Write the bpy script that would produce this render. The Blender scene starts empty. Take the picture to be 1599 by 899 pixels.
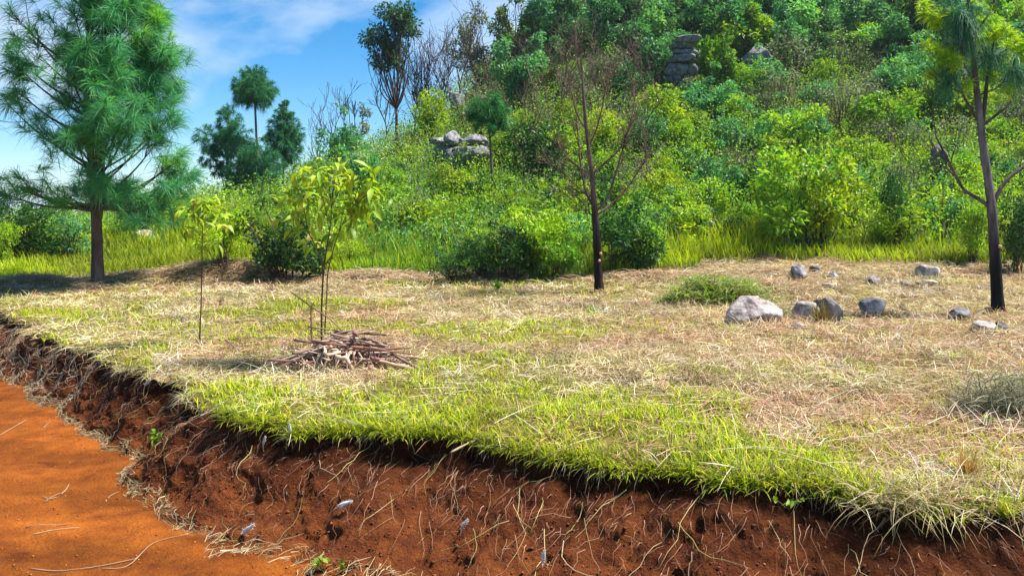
import bpy, math
import numpy as np
from mathutils import Vector

S = bpy.context.scene
COL = S.collection
R = math.radians
# ------------------------------------------------------------------ camera, sky, sun, exposure
F = 1256.0            # focal length in photo pixels (photo 1599 wide)
CH = 1.2              # camera height above the mown field
HY = 330.0            # photo row of the horizon
cam_d = bpy.data.cameras.new("camera")
cam = bpy.data.objects.new("camera", cam_d)
COL.objects.link(cam)
cam.location = (0, 0, CH)
cam.rotation_euler = (R(90), 0, 0)
cam_d.sensor_width = 36.0
cam_d.lens = 36.0 * F / 1599.0
cam_d.shift_y = -(449.5 - HY) / 1599.0
cam_d.clip_start = 0.05
cam_d.clip_end = 9000
S.camera = cam

SUN_EL, SUN_AZ = 60.0, 84.0      # azimuth from +Y (view direction), negative is left
w = bpy.data.worlds.new("World")
S.world = w
w.use_nodes = True
nt = w.node_tree
nt.nodes.clear()
out = nt.nodes.new("ShaderNodeOutputWorld")
bg = nt.nodes.new("ShaderNodeBackground")
bg.inputs["Strength"].default_value = 0.085
sky = nt.nodes.new("ShaderNodeTexSky")
sky.sky_type = 'NISHITA'
sky.sun_disc = False
sky.sun_elevation = R(SUN_EL)
sky.sun_rotation = R(SUN_AZ)
sky.altitude = 1500
sky.air_density = 1.0
sky.dust_density = 0.15
sky.ozone_density = 3.0
hs = nt.nodes.new("ShaderNodeHueSaturation")
hs.inputs["Saturation"].default_value = 1.45
hs.inputs["Hue"].default_value = 0.495
hs.inputs["Value"].default_value = 0.84
nt.links.new(sky.outputs[0], hs.inputs["Color"])
tc = nt.nodes.new("ShaderNodeTexCoord")
mp = nt.nodes.new("ShaderNodeMapping")
mp.inputs["Scale"].default_value = (1.0, 1.0, 2.2)
mp.inputs["Location"].default_value = (0.31, 0.12, 0.2)
mp.inputs["Rotation"].default_value = (0, R(-38), 0)
nt.links.new(tc.outputs["Generated"], mp.inputs["Vector"])
n1 = nt.nodes.new("ShaderNodeTexNoise")
n1.inputs["Scale"].default_value = 2.6
n1.inputs["Detail"].default_value = 7
n1.inputs["Roughness"].default_value = 0.55
n1.inputs["Distortion"].default_value = 0.5
nt.links.new(mp.outputs[0], n1.inputs["Vector"])
cr = nt.nodes.new("ShaderNodeValToRGB")
cr.color_ramp.elements[0].position = 0.50
cr.color_ramp.elements[0].color = (0, 0, 0, 1)
cr.color_ramp.elements[1].position = 0.72
cr.color_ramp.elements[1].color = (0.85, 0.85, 0.85, 1)
nt.links.new(n1.outputs[0], cr.inputs[0])
mx = nt.nodes.new("ShaderNodeMixRGB")
mx.inputs[2].default_value = (4.6, 5.2, 6.0, 1)
nt.links.new(cr.outputs[0], mx.inputs[0])
nt.links.new(hs.outputs[0], mx.inputs[1])
nt.links.new(mx.outputs[0], bg.inputs[0])
nt.links.new(bg.outputs[0], out.inputs[0])

sun_d = bpy.data.lights.new("sun", 'SUN')
sun_d.energy = 5.0
sun_d.angle = R(10)
sun_d.color = (1.0, 0.95, 0.86)
sun = bpy.data.objects.new("sun", sun_d)
COL.objects.link(sun)
sdir = Vector((math.sin(R(SUN_AZ)) * math.cos(R(SUN_EL)), math.cos(R(SUN_AZ)) * math.cos(R(SUN_EL)), math.sin(R(SUN_EL))))
sun.rotation_euler = sdir.to_track_quat('Z', 'Y').to_euler()
S.view_settings.view_transform = 'Standard'
S.view_settings.look = 'None'
S.view_settings.exposure = 1.3
S.view_settings.gamma = 1.0
S.view_settings.use_curve_mapping = False
S.cycles.max_bounces = 6
S.cycles.transparent_max_bounces = 4
S.cycles.caustics_reflective = False
S.cycles.caustics_refractive = False

# ------------------------------------------------------------------ noise and small maths
_rs = np.random.RandomState(7)
_TAB = _rs.rand(4096)

def _h(ix, iy, iz):
    n = (ix * 73856093) ^ (iy * 19349663) ^ (iz * 83492791)
    return _TAB[np.abs(n) % 4096]

def vnoise(x, y, z=0.0):
    x, y, z = np.broadcast_arrays(np.asarray(x, float), np.asarray(y, float), np.asarray(z, float))
    ix, iy, iz = np.floor(x).astype(np.int64), np.floor(y).astype(np.int64), np.floor(z).astype(np.int64)
    fx, fy, fz = x - ix, y - iy, z - iz
    fx, fy, fz = [t * t * (3 - 2 * t) for t in (fx, fy, fz)]
    r = 0
    for a in (0, 1):
        wa = fx if a else 1 - fx
        for b in (0, 1):
            wb = fy if b else 1 - fy
            for c in (0, 1):
                wc = fz if c else 1 - fz
                r = r + wa * wb * wc * _h(ix + a, iy + b, iz + c)
    return r * 2 - 1

def fbm(x, y, z=0.0, o=4, g=0.5):
    r, a = 0, 1.0
    x, y, z = np.asarray(x, float), np.asarray(y, float), np.asarray(z, float)
    for i in range(o):
        r = r + a * vnoise(x + 17.3 * i, y - 9.1 * i, z + 5.7 * i)
        x, y, z, a = x * 2.03, y * 2.03, z * 2.03, a * g
    return r

def ss(a, b, x):
    t = np.clip((np.asarray(x, float) - a) / (b - a), 0, 1)
    return t * t * (3 - 2 * t)

def nrm(v):
    v = np.asarray(v, float)
    return v / np.maximum(np.linalg.norm(v, axis=-1, keepdims=True), 1e-9)

# ------------------------------------------------------------------ terrain: edge of the terrace, bank, road, hill
ROADZ = -0.44
_E = np.array([(-30, 40), (-16, 23), (-11, 16), (-8, 12), (-6.0, 9.42), (-4.67, 7.93), (-3.94, 7.18), (-3.1, 6.28), (-2.44, 5.58),
               (-2.0, 5.02), (-1.68, 4.64), (-1.23, 4.43), (-.81, 4.25), (-.32, 4.07), (0, 3.91), (.57, 3.59), (.82, 3.43),
               (1.3, 3.28), (1.64, 3.17), (1.98, 3.11), (3.0, 2.85), (5, 2.4), (9, 1.6), (20, -1)], float)
_W = np.array([.5, .45, .4, .34, .28, .27, .28, .29, .31, .35, .42, .58, .74, .86, .88, .9, .9, .8, .8, .8, .8, .8, .8, .8])
_seg = np.r_[0, np.cumsum(np.hypot(*np.diff(_E, axis=0).T))]
def edge_at(s):
    return np.stack([np.interp(s, _seg, _E[:, 0]), np.interp(s, _seg, _E[:, 1])], -1)
_ES = np.linspace(0, _seg[-1], 1600)
_EP = edge_at(_ES)
for _ in range(6):
    _EP[1:-1] = .25 * _EP[:-2] + .5 * _EP[1:-1] + .25 * _EP[2:]
_wob = .075 * fbm(_ES * 2.1, 0 * _ES + 3.3, o=3) + .04 * vnoise(_ES * 7, 0 * _ES + 8) + .02 * vnoise(_ES * 19, 0 * _ES + 2)
_T = nrm(np.gradient(_EP, axis=0))
_N = np.stack([_T[:, 1], -_T[:, 0]], -1)          # outward: towards the road
_EP = _EP + _N * (_wob * 1.15 - .05 - .13 * ss(-1.7, -.2, _EP[:, 0]) - .04 * np.exp(-((_EP[:, 0] - .2) / .8) ** 2))[:, None]
_EW = np.interp(_ES, _seg, _W)

def edge_sd(X, Y):
    """signed distance to the terrace edge (positive on the road side) and index along the edge"""
    X, Y = np.broadcast_arrays(np.asarray(X, float), np.asarray(Y, float))
    shp = X.shape
    P = np.stack([X.ravel(), Y.ravel()], -1)
    d = np.empty(len(P)); k = np.empty(len(P), int)
    ex, ey = _EP[:, 0].astype(np.float32), _EP[:, 1].astype(np.float32)
    for a in range(0, len(P), 20000):
        q = P[a:a + 20000].astype(np.float32)
        D = (q[:, :1] - ex) ** 2 + (q[:, 1:] - ey) ** 2
        i = D.argmin(1)
        k[a:a + 20000] = i
        d[a:a + 20000] = ((P[a:a + 20000] - _EP[i]) * _N[i]).sum(1)
        big = np.sqrt(D[np.arange(len(q)), i])
        d[a:a + 20000] = np.where(d[a:a + 20000] >= 0, big, -big)
    return d.reshape(shp), k.reshape(shp)

MOUNDS = []   # (x, y, rx, ry, h)
HOLLOWS = [(.0, 4.78, .10, .09), (.68, 5.75, .10, .06), (1.55, 5.2, .12, .05), (2.05, 5.1, .14, .05), (-.9, 5.1, .09, .05), (.5, 4.2, .08, .05), (1.3, 6.6, .12, .05), (2.6, 6.9, .14, .05)]
def ground_top(X, Y):
    """height of the terrace, meadow and hill (everything above the bank)"""
    X, Y = np.asarray(X, float), np.asarray(Y, float)
    z = .022 * fbm(X * 1.1, Y * 1.1, o=3) + .016 * vnoise(X * 5, Y * 5) + .010 * vnoise(X * 11, Y * 11)
    for hx_, hy_, hr_, hd_ in HOLLOWS:
        z = z - hd_ * np.exp(-(((X - hx_) / hr_) ** 2 + ((Y - hy_) / (hr_ * .8)) ** 2))
    z = z + .10 * ss(9.5, 14.5, Y) * ss(.5, 4, X) + .03 * ss(9, 13, Y)
    for mx_, my_, rx, ry, h in MOUNDS:
        z = z + h * np.exp(-(((X - mx_) / rx) ** 2 + ((Y - my_) / ry) ** 2))
    # meadow on the left, rising a little and then dropping into the valley
    left = 1 - ss(-9, -3, X)
    z = z + .42 * ss(13, 21, Y) * left - .09 * np.maximum(Y - 26, 0) * (1 - ss(-26, -12, X))
    # hill
    Fy = .425 * (np.log1p(np.exp((Y - 15.8) / 1.6)) * 1.6)
    Fy = np.where(Y > 55, np.minimum(Fy, .425 * 39.2 + .25 * (Y - 55)), Fy)
    q = (X + 13.0 - .08 * np.maximum(Y - 36, 0)) / 16.5
    G = np.clip(q, 0, 1.0)
    G = .5 * G + .5 * ss(-.06, 1.06, q)
    z = z + Fy * G * (1 + .07 * fbm(X * .12, Y * .12, o=2))
    z = z + .25 * fbm(X * .35, Y * .35, o=2) * ss(16, 24, Y)
    return z

def bank_prof(t):
    """0..1 fall of the bank for t = d / width: a steep upper third, then a talus"""
    t = np.clip(t, 0, 1)
    return np.where(t < .3, 1.5 * t, .45 + .55 * ss(-.9, 1.0, (t - .3) / .7 * 2 - 1) * 1.0 - .55 * ss(-.9, 1.0, -1)) if False else 1 - (1 - t) ** 1.45

def ground(X, Y):
    d, k = edge_sd(X, Y)
    zt = ground_top(X, Y)
    wv = _EW[k]
    f = bank_prof(d / wv)
    zr = ROADZ + .012 * fbm(np.asarray(X) * 3, np.asarray(Y) * 3, o=2)
    return np.where(d <= 0, zt, zt * (1 - f) + zr * f)

_YG = np.r_[np.arange(2.2, 16, .02), np.arange(16, 90, .08)]
def hit(x, y, full=True):
    """where the ray through photo pixel (x, y) meets the ground"""
    X = (x - 799.5) / F * _YG
    Zr = CH - (y - HY) / F * _YG
    g = ground(X, _YG) if full else ground_top(X, _YG)
    b = np.nonzero(Zr <= g)[0]
    if len(b) == 0:
        return None
    i = b[0]
    return np.array([X[i], _YG[i], g[i]])

def at(x, y, Y):
    return np.array([(x - 799.5) / F * Y, Y, CH - (y - HY) / F * Y])

# straw ridges and heaps left by the mowing
for mx_, my_, rx, ry, h in [(-5.0, 13.0, .55, .35, .24), (-4.3, 13.1, .5, .35, .22), (-6.0, 12.7, .8, .3, .15), (-7.2, 12.1, .7, .3, .16), (-8.2, 11.6, .8, .3, .13), (-2.2, 13.0, .6, .3, .10),
                            (-.35, 12.9, .7, .35, .12), (3.35, 11.2, .6, .4, .14), (2.9, 12.3, .7, .4, .06), (1.9, 12.6, .7, .3, .06), (4.1, 12.4, .5, .4, .07)]:
    MOUNDS.append((mx_, my_, rx, ry, h))

# ------------------------------------------------------------------ mesh helpers
class MB:
    def __init__(s):
        s.v, s.q, s.t, s.c, s.n = [], [], [], [], 0
    def add(s, v, q=None, t=None, c=None):
        v = np.asarray(v, float).reshape(-1, 3)
        if q is not None and len(q): s.q.append(np.asarray(q, np.int64) + s.n)
        if t is not None and len(t): s.t.append(np.asarray(t, np.int64) + s.n)
        if c is None: c = np.ones((len(v), 3))
        c = np.broadcast_to(np.asarray(c, float), (len(v), 3))
        s.v.append(v); s.c.append(c); s.n += len(v)
        return s
    def mesh(s, name, mat, smooth=False):
        me = bpy.data.meshes.new(name)
        v = np.concatenate(s.v) if s.v else np.zeros((0, 3))
        c = np.concatenate(s.c) if s.c else np.zeros((0, 3))
        q = np.concatenate(s.q) if s.q else np.zeros((0, 4), int)
        t = np.concatenate(s.t) if s.t else np.zeros((0, 3), int)
        me.vertices.add(len(v)); me.vertices.foreach_set("co", v.astype(np.float32).ravel())
        me.loops.add(q.size + t.size)
        me.loops.foreach_set("vertex_index", np.r_[q.ravel(), t.ravel()].astype(np.int32))
        nq, ntr = len(q), len(t)
        me.polygons.add(nq + ntr)
        st = np.r_[np.arange(nq) * 4, nq * 4 + np.arange(ntr) * 3]
        me.polygons.foreach_set("loop_start", st.astype(np.int32))
        if smooth:
            me.polygons.foreach_set("use_smooth", np.ones(nq + ntr, bool))
        at_ = me.color_attributes.new("tint", 'FLOAT_COLOR', 'POINT')
        at_.data.foreach_set("color", np.c_[c, np.ones(len(c))].astype(np.float32).ravel())
        me.materials.append(mat)
        me.update(calc_edges=True)
        return me
    def obj(s, name, mat, parent=None, smooth=False, loc=None):
        o = bpy.data.objects.new(name, s.mesh(name, mat, smooth))
        COL.objects.link(o)
        if parent: o.parent = parent
        if loc is not None: o.location = loc
        return o

def tag(o, label=None, cat=None, group=None, kind=None):
    if label: o["label"] = label
    if cat: o["category"] = cat
    if group: o["group"] = group
    if kind: o["kind"] = kind
    return o

def thing(name, label, cat, loc, group=None, rz=0.0):
    o = bpy.data.objects.new(name, None)
    COL.objects.link(o)
    o.empty_display_size = .1
    o.location = [float(a) for a in loc]
    o.rotation_euler = (0, 0, rz)
    return tag(o, label, cat, group)

def copy_tree(root):
    c = root.copy(); COL.objects.link(c)
    for ch in root.children:
        d = ch.copy(); COL.objects.link(d); d.parent = c
        for g in ch.children:
            e = g.copy(); COL.objects.link(e); e.parent = d
    return c

def tube(mb, pts, rad, n=6, col=(1, 1, 1), cap=True):
    pts = np.asarray(pts, float); m = len(pts)
    rad = np.broadcast_to(np.asarray(rad, float), (m,))
    tg = nrm(np.gradient(pts, axis=0))
    ref = np.array([0.3, 0.2, 1.0]) if abs(tg[0, 2]) < .8 else np.array([1.0, .2, 0.1])
    u = nrm(np.cross(tg, ref)); v = np.cross(tg, u)
    a = np.arange(n) * 2 * np.pi / n
    V = pts[:, None] + rad[:, None, None] * (np.cos(a)[None, :, None] * u[:, None] + np.sin(a)[None, :, None] * v[:, None])
    i = np.arange(m - 1)[:, None] * n; j = np.arange(n)[None, :]; j2 = (j + 1) % n
    Q = np.stack([i + j, i + j2, i + n + j2, i + n + j], -1).reshape(-1, 4)
    V = V.reshape(-1, 3)
    T = None
    if cap:
        V = np.vstack([V, pts[:1], pts[-1:]])
        k = np.arange(n); k2 = (k + 1) % n
        T = np.vstack([np.stack([k2, k, 0 * k + m * n], -1), np.stack([(m - 1) * n + k, (m - 1) * n + k2, 0 * k + m * n + 1], -1)])
    mb.add(V, Q, T, col)

def smoothline(pts, n):
    """resample a polyline with a Catmull-Rom curve"""
    p = np.asarray(pts, float)
    if len(p) < 3:
        t = np.linspace(0, 1, n)[:, None]
        return p[0] * (1 - t) + p[-1] * t
    P = np.vstack([2 * p[0] - p[1], p, 2 * p[-1] - p[-2]])
    u = np.linspace(0, len(p) - 1 - 1e-6, n); i = u.astype(int); t = (u - i)[:, None]
    a, b, c, d = P[i], P[i + 1], P[i + 2], P[i + 3]
    return .5 * (2 * b + (c - a) * t + (2 * a - 5 * b + 4 * c - d) * t ** 2 + (3 * b - a - 3 * c + d) * t ** 3)

def blades(mb, base, az, L, a0, a1, wid, col, segs=3, tipcol=None, roll=None):
    """curved tapering blades: a0 / a1 angle from the vertical at root / tip"""
    base = np.asarray(base, float); n = len(base)
    az, L, a0, a1, wid = [np.broadcast_to(np.asarray(t, float), (n,)) for t in (az, L, a0, a1, wid)]
    h = np.stack([np.cos(az), np.sin(az), 0 * az], -1)
    sd = np.stack([-np.sin(az), np.cos(az), 0 * az], -1)
    if roll is not None:
        r = np.broadcast_to(np.asarray(roll, float), (n,))
        sd = sd * np.cos(r)[:, None] + np.array([0, 0, 1.]) * np.sin(r)[:, None]
    P = [base]
    for k in range(segs):
        a = a0 + (a1 - a0) * ((k + .5) / segs)
        P.append(P[-1] + (h * np.sin(a)[:, None] + np.array([0, 0, 1.]) * np.cos(a)[:, None]) * (L / segs)[:, None])
    V = np.empty((n, segs + 1, 2, 3)); C = np.empty((n, segs + 1, 2, 3))
    col = np.broadcast_to(np.asarray(col, float), (n, 3))
    tc_ = col if tipcol is None else np.broadcast_to(np.asarray(tipcol, float), (n, 3))
    for k in range(segs + 1):
        f = k / segs
        wk = wid * (1 - f ** 2 * .92) * (.75 + .5 * min(f * 3, .5))
        V[:, k, 0] = P[k] - sd * (wk / 2)[:, None]
        V[:, k, 1] = P[k] + sd * (wk / 2)[:, None]
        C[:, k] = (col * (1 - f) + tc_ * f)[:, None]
    b = np.arange(n)[:, None] * (segs + 1) * 2 + np.arange(segs)[None] * 2
    Q = np.stack([b, b + 1, b + 3, b + 2], -1).reshape(-1, 4)
    mb.add(V.reshape(-1, 3), Q, None, C.reshape(-1, 3))

def leaves(mb, pos, axis, L, wr, col, rng, fold=.18, droop=0.0):
    """leaf shapes: four-sided blades folded along the midrib (4 triangles)"""
    pos = np.asarray(pos, float); n = len(pos)
    axis = nrm(axis)
    L = np.broadcast_to(np.asarray(L, float), (n,))[:, None]
    rnd = rng.normal(size=(n, 3)) * .6 + np.array([0, 0, .9])
    s = nrm(np.cross(axis, rnd)); up = np.cross(s, axis)
    mid = pos + axis * L * .45 + up * L * .04
    tip = pos + axis * L - np.array([0, 0, 1.]) * L * droop
    a = mid + s * L * wr * .5 + up * L * fold * wr
    b = mid - s * L * wr * .5 + up * L * fold * wr
    V = np.stack([pos, a, tip, b], 1).reshape(-1, 3)
    i = np.arange(n)[:, None] * 4
    T = np.concatenate([i + np.array([0, 1, 2]), i + np.array([0, 2, 3])], 0)
    col = np.broadcast_to(np.asarray(col, float), (n, 3))
    mb.add(V, None, T, np.repeat(col, 4, 0))

def colmix(rng, n, pal, jit=.15):
    """random colours between the entries of a palette"""
    pal = np.asarray(pal, float)
    i = rng.randint(0, len(pal), n); j = rng.randint(0, len(pal), n); t = rng.rand(n, 1)
    c = pal[i] * t + pal[j] * (1 - t)
    return np.clip(c * (1 + jit * rng.normal(size=(n, 1))), .003, 1)

# ------------------------------------------------------------------ materials
def newmat(name):
    m = bpy.data.materials.new(name); m.use_nodes = True
    t = m.node_tree; t.nodes.clear()
    o = t.nodes.new("ShaderNodeOutputMaterial")
    return m, t, o

def N(t, kind, **kw):
    n = t.nodes.new("ShaderNode" + kind)
    for k, v in kw.items():
        if k in n.inputs: n.inputs[k].default_value = v
        else: setattr(n, k, v)
    return n

def tint_mat(name, trans=.35, rough=.55, spec=.3, objvar=.12, tk=(1.15, 1.2, .7)):
    """colour from the mesh's own tint, a little variation per object, light passing through"""
    m, t, o = newmat(name)
    a = N(t, "Attribute", attribute_name="tint")
    oi = N(t, "ObjectInfo")
    mr = N(t, "MapRange"); mr.inputs[3].default_value = 1 - objvar * 1.6; mr.inputs[4].default_value = 1 + objvar * 1.6
    hm = N(t, "MapRange"); hm.inputs[3].default_value = .5 - objvar * .12; hm.inputs[4].default_value = .5 + objvar * .12
    mul = N(t, "Math", operation='MULTIPLY'); mul.inputs[1].default_value = 7.31
    fr = N(t, "Math", operation='FRACT')
    t.links.new(oi.outputs["Random"], mr.inputs[0])
    t.links.new(oi.outputs["Random"], mul.inputs[0]); t.links.new(mul.outputs[0], fr.inputs[0]); t.links.new(fr.outputs[0], hm.inputs[0])
    h = N(t, "HueSaturation")
    t.links.new(a.outputs["Color"], h.inputs["Color"]); t.links.new(mr.outputs[0], h.inputs["Value"]); t.links.new(hm.outputs[0], h.inputs["Hue"])
    p = N(t, "BsdfPrincipled", Roughness=rough)
    p.inputs["Specular IOR Level"].default_value = spec
    t.links.new(h.outputs[0], p.inputs["Base Color"])
    if trans > 0:
        tr = N(t, "BsdfTranslucent")
        vm = N(t, "VectorMath", operation='MULTIPLY'); vm.inputs[1].default_value = tk
        t.links.new(h.outputs[0], vm.inputs[0]); t.links.new(vm.outputs[0], tr.inputs["Color"])
        ms = N(t, "MixShader"); ms.inputs[0].default_value = trans
        t.links.new(p.outputs[0], ms.inputs[1]); t.links.new(tr.outputs[0], ms.inputs[2]); t.links.new(ms.outputs[0], o.inputs[0])
    else:
        t.links.new(p.outputs[0], o.inputs[0])
    return m

def noisy_mat(name, stops, scale=6, detail=8, rough=.9, bump=.4, bscale=30, stretch=(1, 1, 1), usetint=False, bdist=.02, spec=.2, nrough=.6):
    m, t, o = newmat(name)
    tcn = N(t, "TexCoord"); mpn = N(t, "Mapping"); mpn.inputs["Scale"].default_value = stretch
    t.links.new(tcn.outputs["Object"], mpn.inputs[0])
    a = N(t, "TexNoise", Scale=scale, Detail=detail, Roughness=nrough)
    t.links.new(mpn.outputs[0], a.inputs["Vector"])
    r = N(t, "ValToRGB")
    e = r.color_ramp.elements
    while len(e) < len(stops): e.new(.5)
    for k, (p_, c) in enumerate(stops):
        e[k].position = p_; e[k].color = (*c, 1)
    t.links.new(a.outputs[0], r.inputs[0])
    col = r.outputs[0]
    if usetint:
        at_ = N(t, "Attribute", attribute_name="tint")
        mm = N(t, "MixRGB", blend_type='MULTIPLY'); mm.inputs[0].default_value = 1
        t.links.new(col, mm.inputs[1]); t.links.new(at_.outputs["Color"], mm.inputs[2]); col = mm.outputs[0]
    p = N(t, "BsdfPrincipled", Roughness=rough); p.inputs["Specular IOR Level"].default_value = spec
    t.links.new(col, p.inputs["Base Color"])
    b = N(t, "TexNoise", Scale=bscale, Detail=6, Roughness=.65); t.links.new(mpn.outputs[0], b.inputs["Vector"])
    bp = N(t, "Bump", Strength=bump, Distance=bdist); t.links.new(b.outputs[0], bp.inputs["Height"]); t.links.new(bp.outputs[0], p.inputs["Normal"])
    t.links.new(p.outputs[0], o.inputs[0])
    return m

M_leaf = tint_mat("leaf", .38, .5, .35)
M_needle = tint_mat("needle", .40, .5, .3, .06)
M_grass = tint_mat("grass_blade", .4, .6, .2, 0)
M_straw = tint_mat("straw", .2, .7, .2, 0, (1, 1, .95))
M_root = tint_mat("root", 0, .8, .15, 0)
M_wood = tint_mat("dry_wood", 0, .8, .2, .1)
M_bark = noisy_mat("bark", [(.3, (.035, .024, .018)), (.5, (.10, .07, .052)), (.7, (.20, .15, .12))], 9, 8, .9, .9, 22, (1, 1, .25), True, .03)
M_rock = noisy_mat("rock", [(.30, (.03, .03, .033)), (.42, (.13, .12, .115)), (.54, (.26, .245, .24)), (.70, (.44, .42, .40))], 9, 12, .9, .8, 30, (1, 1, 1), True, .02, nrough=.68)
M_road = noisy_mat("red_earth_road", [(.33, (.08, .018, .004)), (.46, (.19, .050, .007)), (.62, (.28, .080, .010)), (.75, (.38, .13, .022))], 3.2, 14, .95, 1.0, 60, (1, 1, 1), True, .025, .1, .78)
M_bank = noisy_mat("red_earth_bank", [(.28, (.045, .012, .005)), (.46, (.115, .031, .010)), (.62, (.20, .060, .014)), (.78, (.33, .105, .028))], 7, 13, .95, 1.0, 55, (1, 1, 1), True, .04, .1, .78)
M_field = noisy_mat("mown_ground", [(.3, (.14, .10, .045)), (.5, (.30, .235, .11)), (.7, (.42, .35, .19))], 9, 10, .95, .8, 40, (1, 1, 1), True, .02, .1, .7)
M_hill = noisy_mat("hill_ground", [(.3, (.02, .03, .008)), (.5, (.045, .07, .015)), (.7, (.09, .11, .02))], 1.5, 9, .95, .8, 8, (1, 1, 1), False, .1, .1)
M_far = noisy_mat("valley_ground", [(.35, (.03, .06, .02)), (.65, (.07, .11, .03))], .05, 8, .95, .2, 1, (1, 1, 1), False, .1, .1)

# ------------------------------------------------------------------ green cover on the field: where live grass grows
def greenness(X, Y):
    d, k = edge_sd(X, Y)
    s = _EP[k, 0]
    wv = np.interp(s, [-3.2, -2.1, -1.6, -1.0, .2, .8, 1.1, 1.45, 1.8], [.0, .3, 1.0, 1.8, 1.9, 1.8, 1.25, .6, .0])
    g = 1 - ss(.55, 1.12, (-d + .38 * fbm(X * 1.7, Y * 1.7, o=3)) / np.maximum(wv, 1e-3))
    g = np.where(wv < .02, 0, g)
    # thinner green regrowth on the left and in streaks across the field
    g2 = ss(.05, .55, fbm(X * .55 + 4, Y * .9 + 1.7, o=3)) * .85 * (1 - ss(.8, 3.0, X))
    g2 = g2 * ss(-9, -4.5, X) + .7 * ss(-9, -6, X) * (1 - ss(-3.4, -1.6, X)) * ss(6.3, 7.5, Y) * (1 - ss(10.5, 12, Y)) * ss(-.5, .3, fbm(X * 1.1, Y * 1.6, o=2))
    g3 = .52 * ss(-.25, .6, fbm(X * .9 + 1, Y * 1.2 + 6, o=3)) * (1 - .5 * ss(1.5, 4, X))
    return np.clip(np.maximum(np.maximum(g, g2), g3), 0, 1), d

def grid_mesh(name, mat, xs, ys, zf, keep, tint=None, smooth=True, jit=0):
    X, Y = np.meshgrid(xs, ys)
    if jit:
        rj = np.random.RandomState(3)
        X = X + rj.uniform(-jit, jit, X.shape); Y = Y + rj.uniform(-jit, jit, Y.shape)
    Z = zf(X, Y)
    nx, ny = len(xs), len(ys)
    i = (np.arange(ny - 1)[:, None] * nx + np.arange(nx - 1)[None]).ravel()
    Q = np.stack([i, i + 1, i + nx + 1, i + nx], -1)
    K = keep(X, Y).ravel()
    Q = Q[K[Q].all(1)]
    c = tint(X, Y).reshape(-1, 3) if tint else None
    V = np.stack([X, Y, Z], -1).reshape(-1, 3)
    used = np.zeros(len(V), bool); used[Q.ravel()] = True
    re = np.cumsum(used) - 1
    mb = MB(); mb.add(V[used], re[Q], None, None if c is None else c[used])
    return mb.obj(name, mat, smooth=smooth)

def field_z(X, Y):
    d, k = edge_sd(X, Y)
    z = ground_top(X, Y)
    z = z - .06 * ss(-.10, .05, d) ** 2
    return z + .012 * fbm(X * 9, Y * 9, o=2)

def field_tint(X, Y):
    g, d = greenness(X, Y)
    br = fbm(X * .8 + 2, Y * .8, o=3)
    base = np.array([.72, .66, .58]) * (1 + .22 * br)[..., None]
    base = base * (1 - .25 * ss(.15, .6, fbm(X * 1.3 - 3, Y * 1.3 + 8, o=2)))[..., None] * np.array([1, .93, .9])
    grn = np.array([.30, .36, .10])
    return base * (1 - .8 * g[..., None]) + grn * .8 * g[..., None]

o = grid_mesh("field", M_field, np.arange(-15, 14, .055), np.arange(1.2, 15.4, .055), field_z, lambda X, Y: edge_sd(X, Y)[0] < .035, field_tint, True, .012)
tag(o, "mown terrace of cut straw and live grass above the earth bank", kind="structure")

hx = np.arange(-60, 90, .7)
hy = np.arange(14.6, 110, .7)
o = grid_mesh("hill", M_hill, hx, hy, lambda X, Y: ground_top(X, Y) - .06, lambda X, Y: edge_sd(X, Y)[0] < .1)
tag(o, "overgrown hillside rising behind the terrace", kind="structure")

# bank: a strip that follows the edge
i0, i1 = np.searchsorted(_EP[:, 0], -18), np.searchsorted(_EP[:, 0], 12)
sv = np.linspace(i0, i1, 1500)
u = np.interp(np.arange(2200), [0, 300, 1900, 2199], [i0, np.searchsorted(_EP[:, 0], -6.5), np.searchsorted(_EP[:, 0], 3.2), i1])
ex = np.interp(u, np.arange(1600), _EP[:, 0]); ey = np.interp(u, np.arange(1600), _EP[:, 1])
_Ns = _N.copy()
for _ in range(25):
    _Ns[1:-1] = (_Ns[:-2] + _Ns[1:-1] * 2 + _Ns[2:]) / 4
nx_ = np.interp(u, np.arange(1600), _Ns[:, 0]); ny_ = np.interp(u, np.arange(1600), _Ns[:, 1])
wv = np.interp(u, np.arange(1600), _EW)
tt = np.r_[-.12, -.05, np.linspace(0, 1.16, 64)]
D = tt[:, None] * wv[None]
X = ex[None] + nx_[None] * D; Y = ey[None] + ny_[None] * D
zt = ground_top(ex, ey)[None] - .035
f = np.where(tt > 1, 1 + (tt - 1) * .6, bank_prof(tt))[:, None]
Z = zt * (1 - f) + ROADZ * f
Z = np.where(tt[:, None] < 0, zt - .01, Z)
amp = np.clip(np.minimum((tt + .12) * 5, (1.15 - tt) * 3.2), 0, 1)[:, None]
disp = .05 * fbm(X * 3.1, Y * 3.1, Z * 3.1, o=3) + .03 * np.abs(vnoise(X * 7, Y * 7, Z * 9)) + .018 * fbm(X * 14, Y * 14, Z * 14, o=4, g=.6)
# hollows under the turf where soil has fallen out
hol = ss(.1, .6, fbm(ex * 1.9 + 5, ey * 1.9, o=2))[None] * np.exp(-((tt[:, None] - .1) / .12) ** 2)
disp = disp - .06 * hol - .03 * np.exp(-((tt[:, None] - .06) / .07) ** 2)
X = X + nx_[None] * disp * amp * .75; Y = Y + ny_[None] * disp * amp * .75; Z = Z + disp * amp * .55
ny0, nx0 = X.shape
i = (np.arange(ny0 - 1)[:, None] * nx0 + np.arange(nx0 - 1)[None]).ravel()
Q = np.stack([i, i + nx0, i + nx0 + 1, i + 1], -1)
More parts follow.
